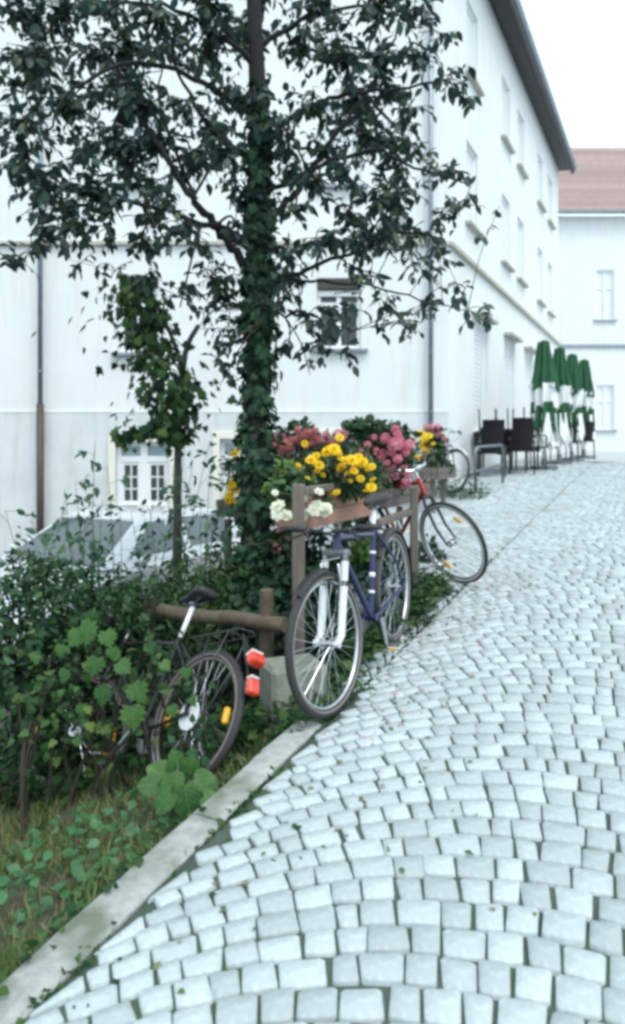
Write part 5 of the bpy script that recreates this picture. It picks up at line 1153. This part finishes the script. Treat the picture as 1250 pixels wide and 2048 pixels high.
# ================================================================== BROAD LEAVED PLANTS IN FRONT
def broad(name, label, base_, lvs, tpl, material, group=None):
    root = thing(name, base_, label, 'plant', group); s_ = MB(); base_ = Vector(base_); a = ([], [], [], [])
    for px, py, Y, sz, ang in lvs:
        p = P(px, py, Y); sc = sz / F_PX * Y; d = Vector((math.cos(ang), -.25, math.sin(ang))).normalized(); o_ = p - d * (sc * .35)
        b_ = base_ + Vector((rng.normal(0, .05), rng.normal(0, .05), 0)); s_.tube(smooth_path([b_, b_.lerp(o_, .6) + Vector((rng.normal(0, .03), .06, .05)), o_], 3), [.0035, .0035, .003, .003, .0025, .002, .002], 5, False)
        a[0].append(tuple(o_)); a[1].append(tuple(d)); a[2].append(tuple(Vector((rng.normal(0, .25), -.8, .6 + rng.normal(0, .15))))); a[3].append(sc)
    s_.build('stems', M['twig'], root)['kind'] = 'stuff'; leaves('leaf', root, *a, tpl, M[material], len(lvs) + 1)
gb = P(210, 1540, 3.62); gb.z = gz(gb.x, gb.y)
broad('vine', 'climbing vine with pale lobed leaves in the dark hedge', gb, [(175, 1262, 3.55, 52, -1.9), (182, 1235, 3.6, 34, 1.2), (215, 1275, 3.5, 36, -1.2), (150, 1275, 3.6, 38, -2.3), (246, 1333, 3.45, 34, -.6), (190, 1330, 3.5, 40, -1.8), (205, 1390, 3.45, 38, -1.7), (275, 1382, 3.4, 44, -1.0), (266, 1432, 3.38, 50, -1.4), (128, 1350, 3.6, 30, -2.0), (300, 1295, 3.6, 26, -1.0), (165, 1420, 3.55, 30, -1.6), (225, 1305, 3.5, 26, -1.5), (330, 1330, 3.5, 24, -.7), (120, 1300, 3.6, 28, -1.7), (345, 1420, 3.3, 24, -1.2), (372, 1345, 3.3, 24, -1.5)], T_BMAPLE, 'veinleaf')
gb = P(370, 1610, 2.95); gb.z = gz(gb.x, gb.y)
broad('burdock', 'low broad leaved plant under the rear wheel of the dark bicycle', gb, [(325, 1548, 2.95, 52, 2.6), (350, 1580, 2.85, 60, -2.6), (405, 1575, 2.85, 62, -.6), (380, 1540, 2.95, 46, 1.5), (330, 1600, 2.8, 48, -2.4), (375, 1605, 2.8, 54, -1.3), (420, 1600, 2.8, 36, -.3), (300, 1570, 2.9, 40, 3.0), (352, 1520, 2.95, 34, 1.8)], T_BROUND, 'veinleaf')
gb = P(400, 1500, 3.1); gb.z = gz(gb.x, gb.y)
broad('nettle', 'pale leafy shoot growing through the spokes of the dark bicycle', gb, [(385, 1505, 3.1, 30, -1.6), (395, 1470, 3.15, 24, 1.2), (375, 1525, 3.05, 28, -1.9), (410, 1520, 3.1, 24, -1.0), (345, 1480, 3.2, 20, 2.2), (385, 1440, 3.2, 20, 1.6)], T_WIDE, 'sapleaf')

# fallen leaves and petals on the setts below the flowers
n = 150; t = rng.uniform(2.6, 6.6, n); v = -1.42 + np.abs(rng.normal(0, .28, n)); x, y = TV(t, v)
tag(leaves('fallen_petals', None, np.stack([x, y, street_z(t) + .019], 1), rng.normal(0, 1, (n, 3)) * np.array([1, 1, .1]), rng.normal(0, .15, (n, 3)) + np.array([0, 0, 1]), .024 * rng.uniform(.5, 1.3, n), T_SMALL, M['salmon']), 'fallen petals scattered on the setts below the flower boxes', 'petals', None, 'stuff')
n = 120; t = rng.uniform(1.5, 7, n); v = -1.44 + np.abs(rng.normal(0, .5, n)); x, y = TV(t, v)
tag(leaves('fallen_leaves', None, np.stack([x, y, street_z(t) + .019], 1), rng.normal(0, 1, (n, 3)) * np.array([1, 1, .1]), rng.normal(0, .15, (n, 3)) + np.array([0, 0, 1]), .03 * rng.uniform(.5, 1.4, n), T_SMALL, M['grass']), 'dry leaves scattered on the setts near the kerb', 'leaves', None, 'stuff')
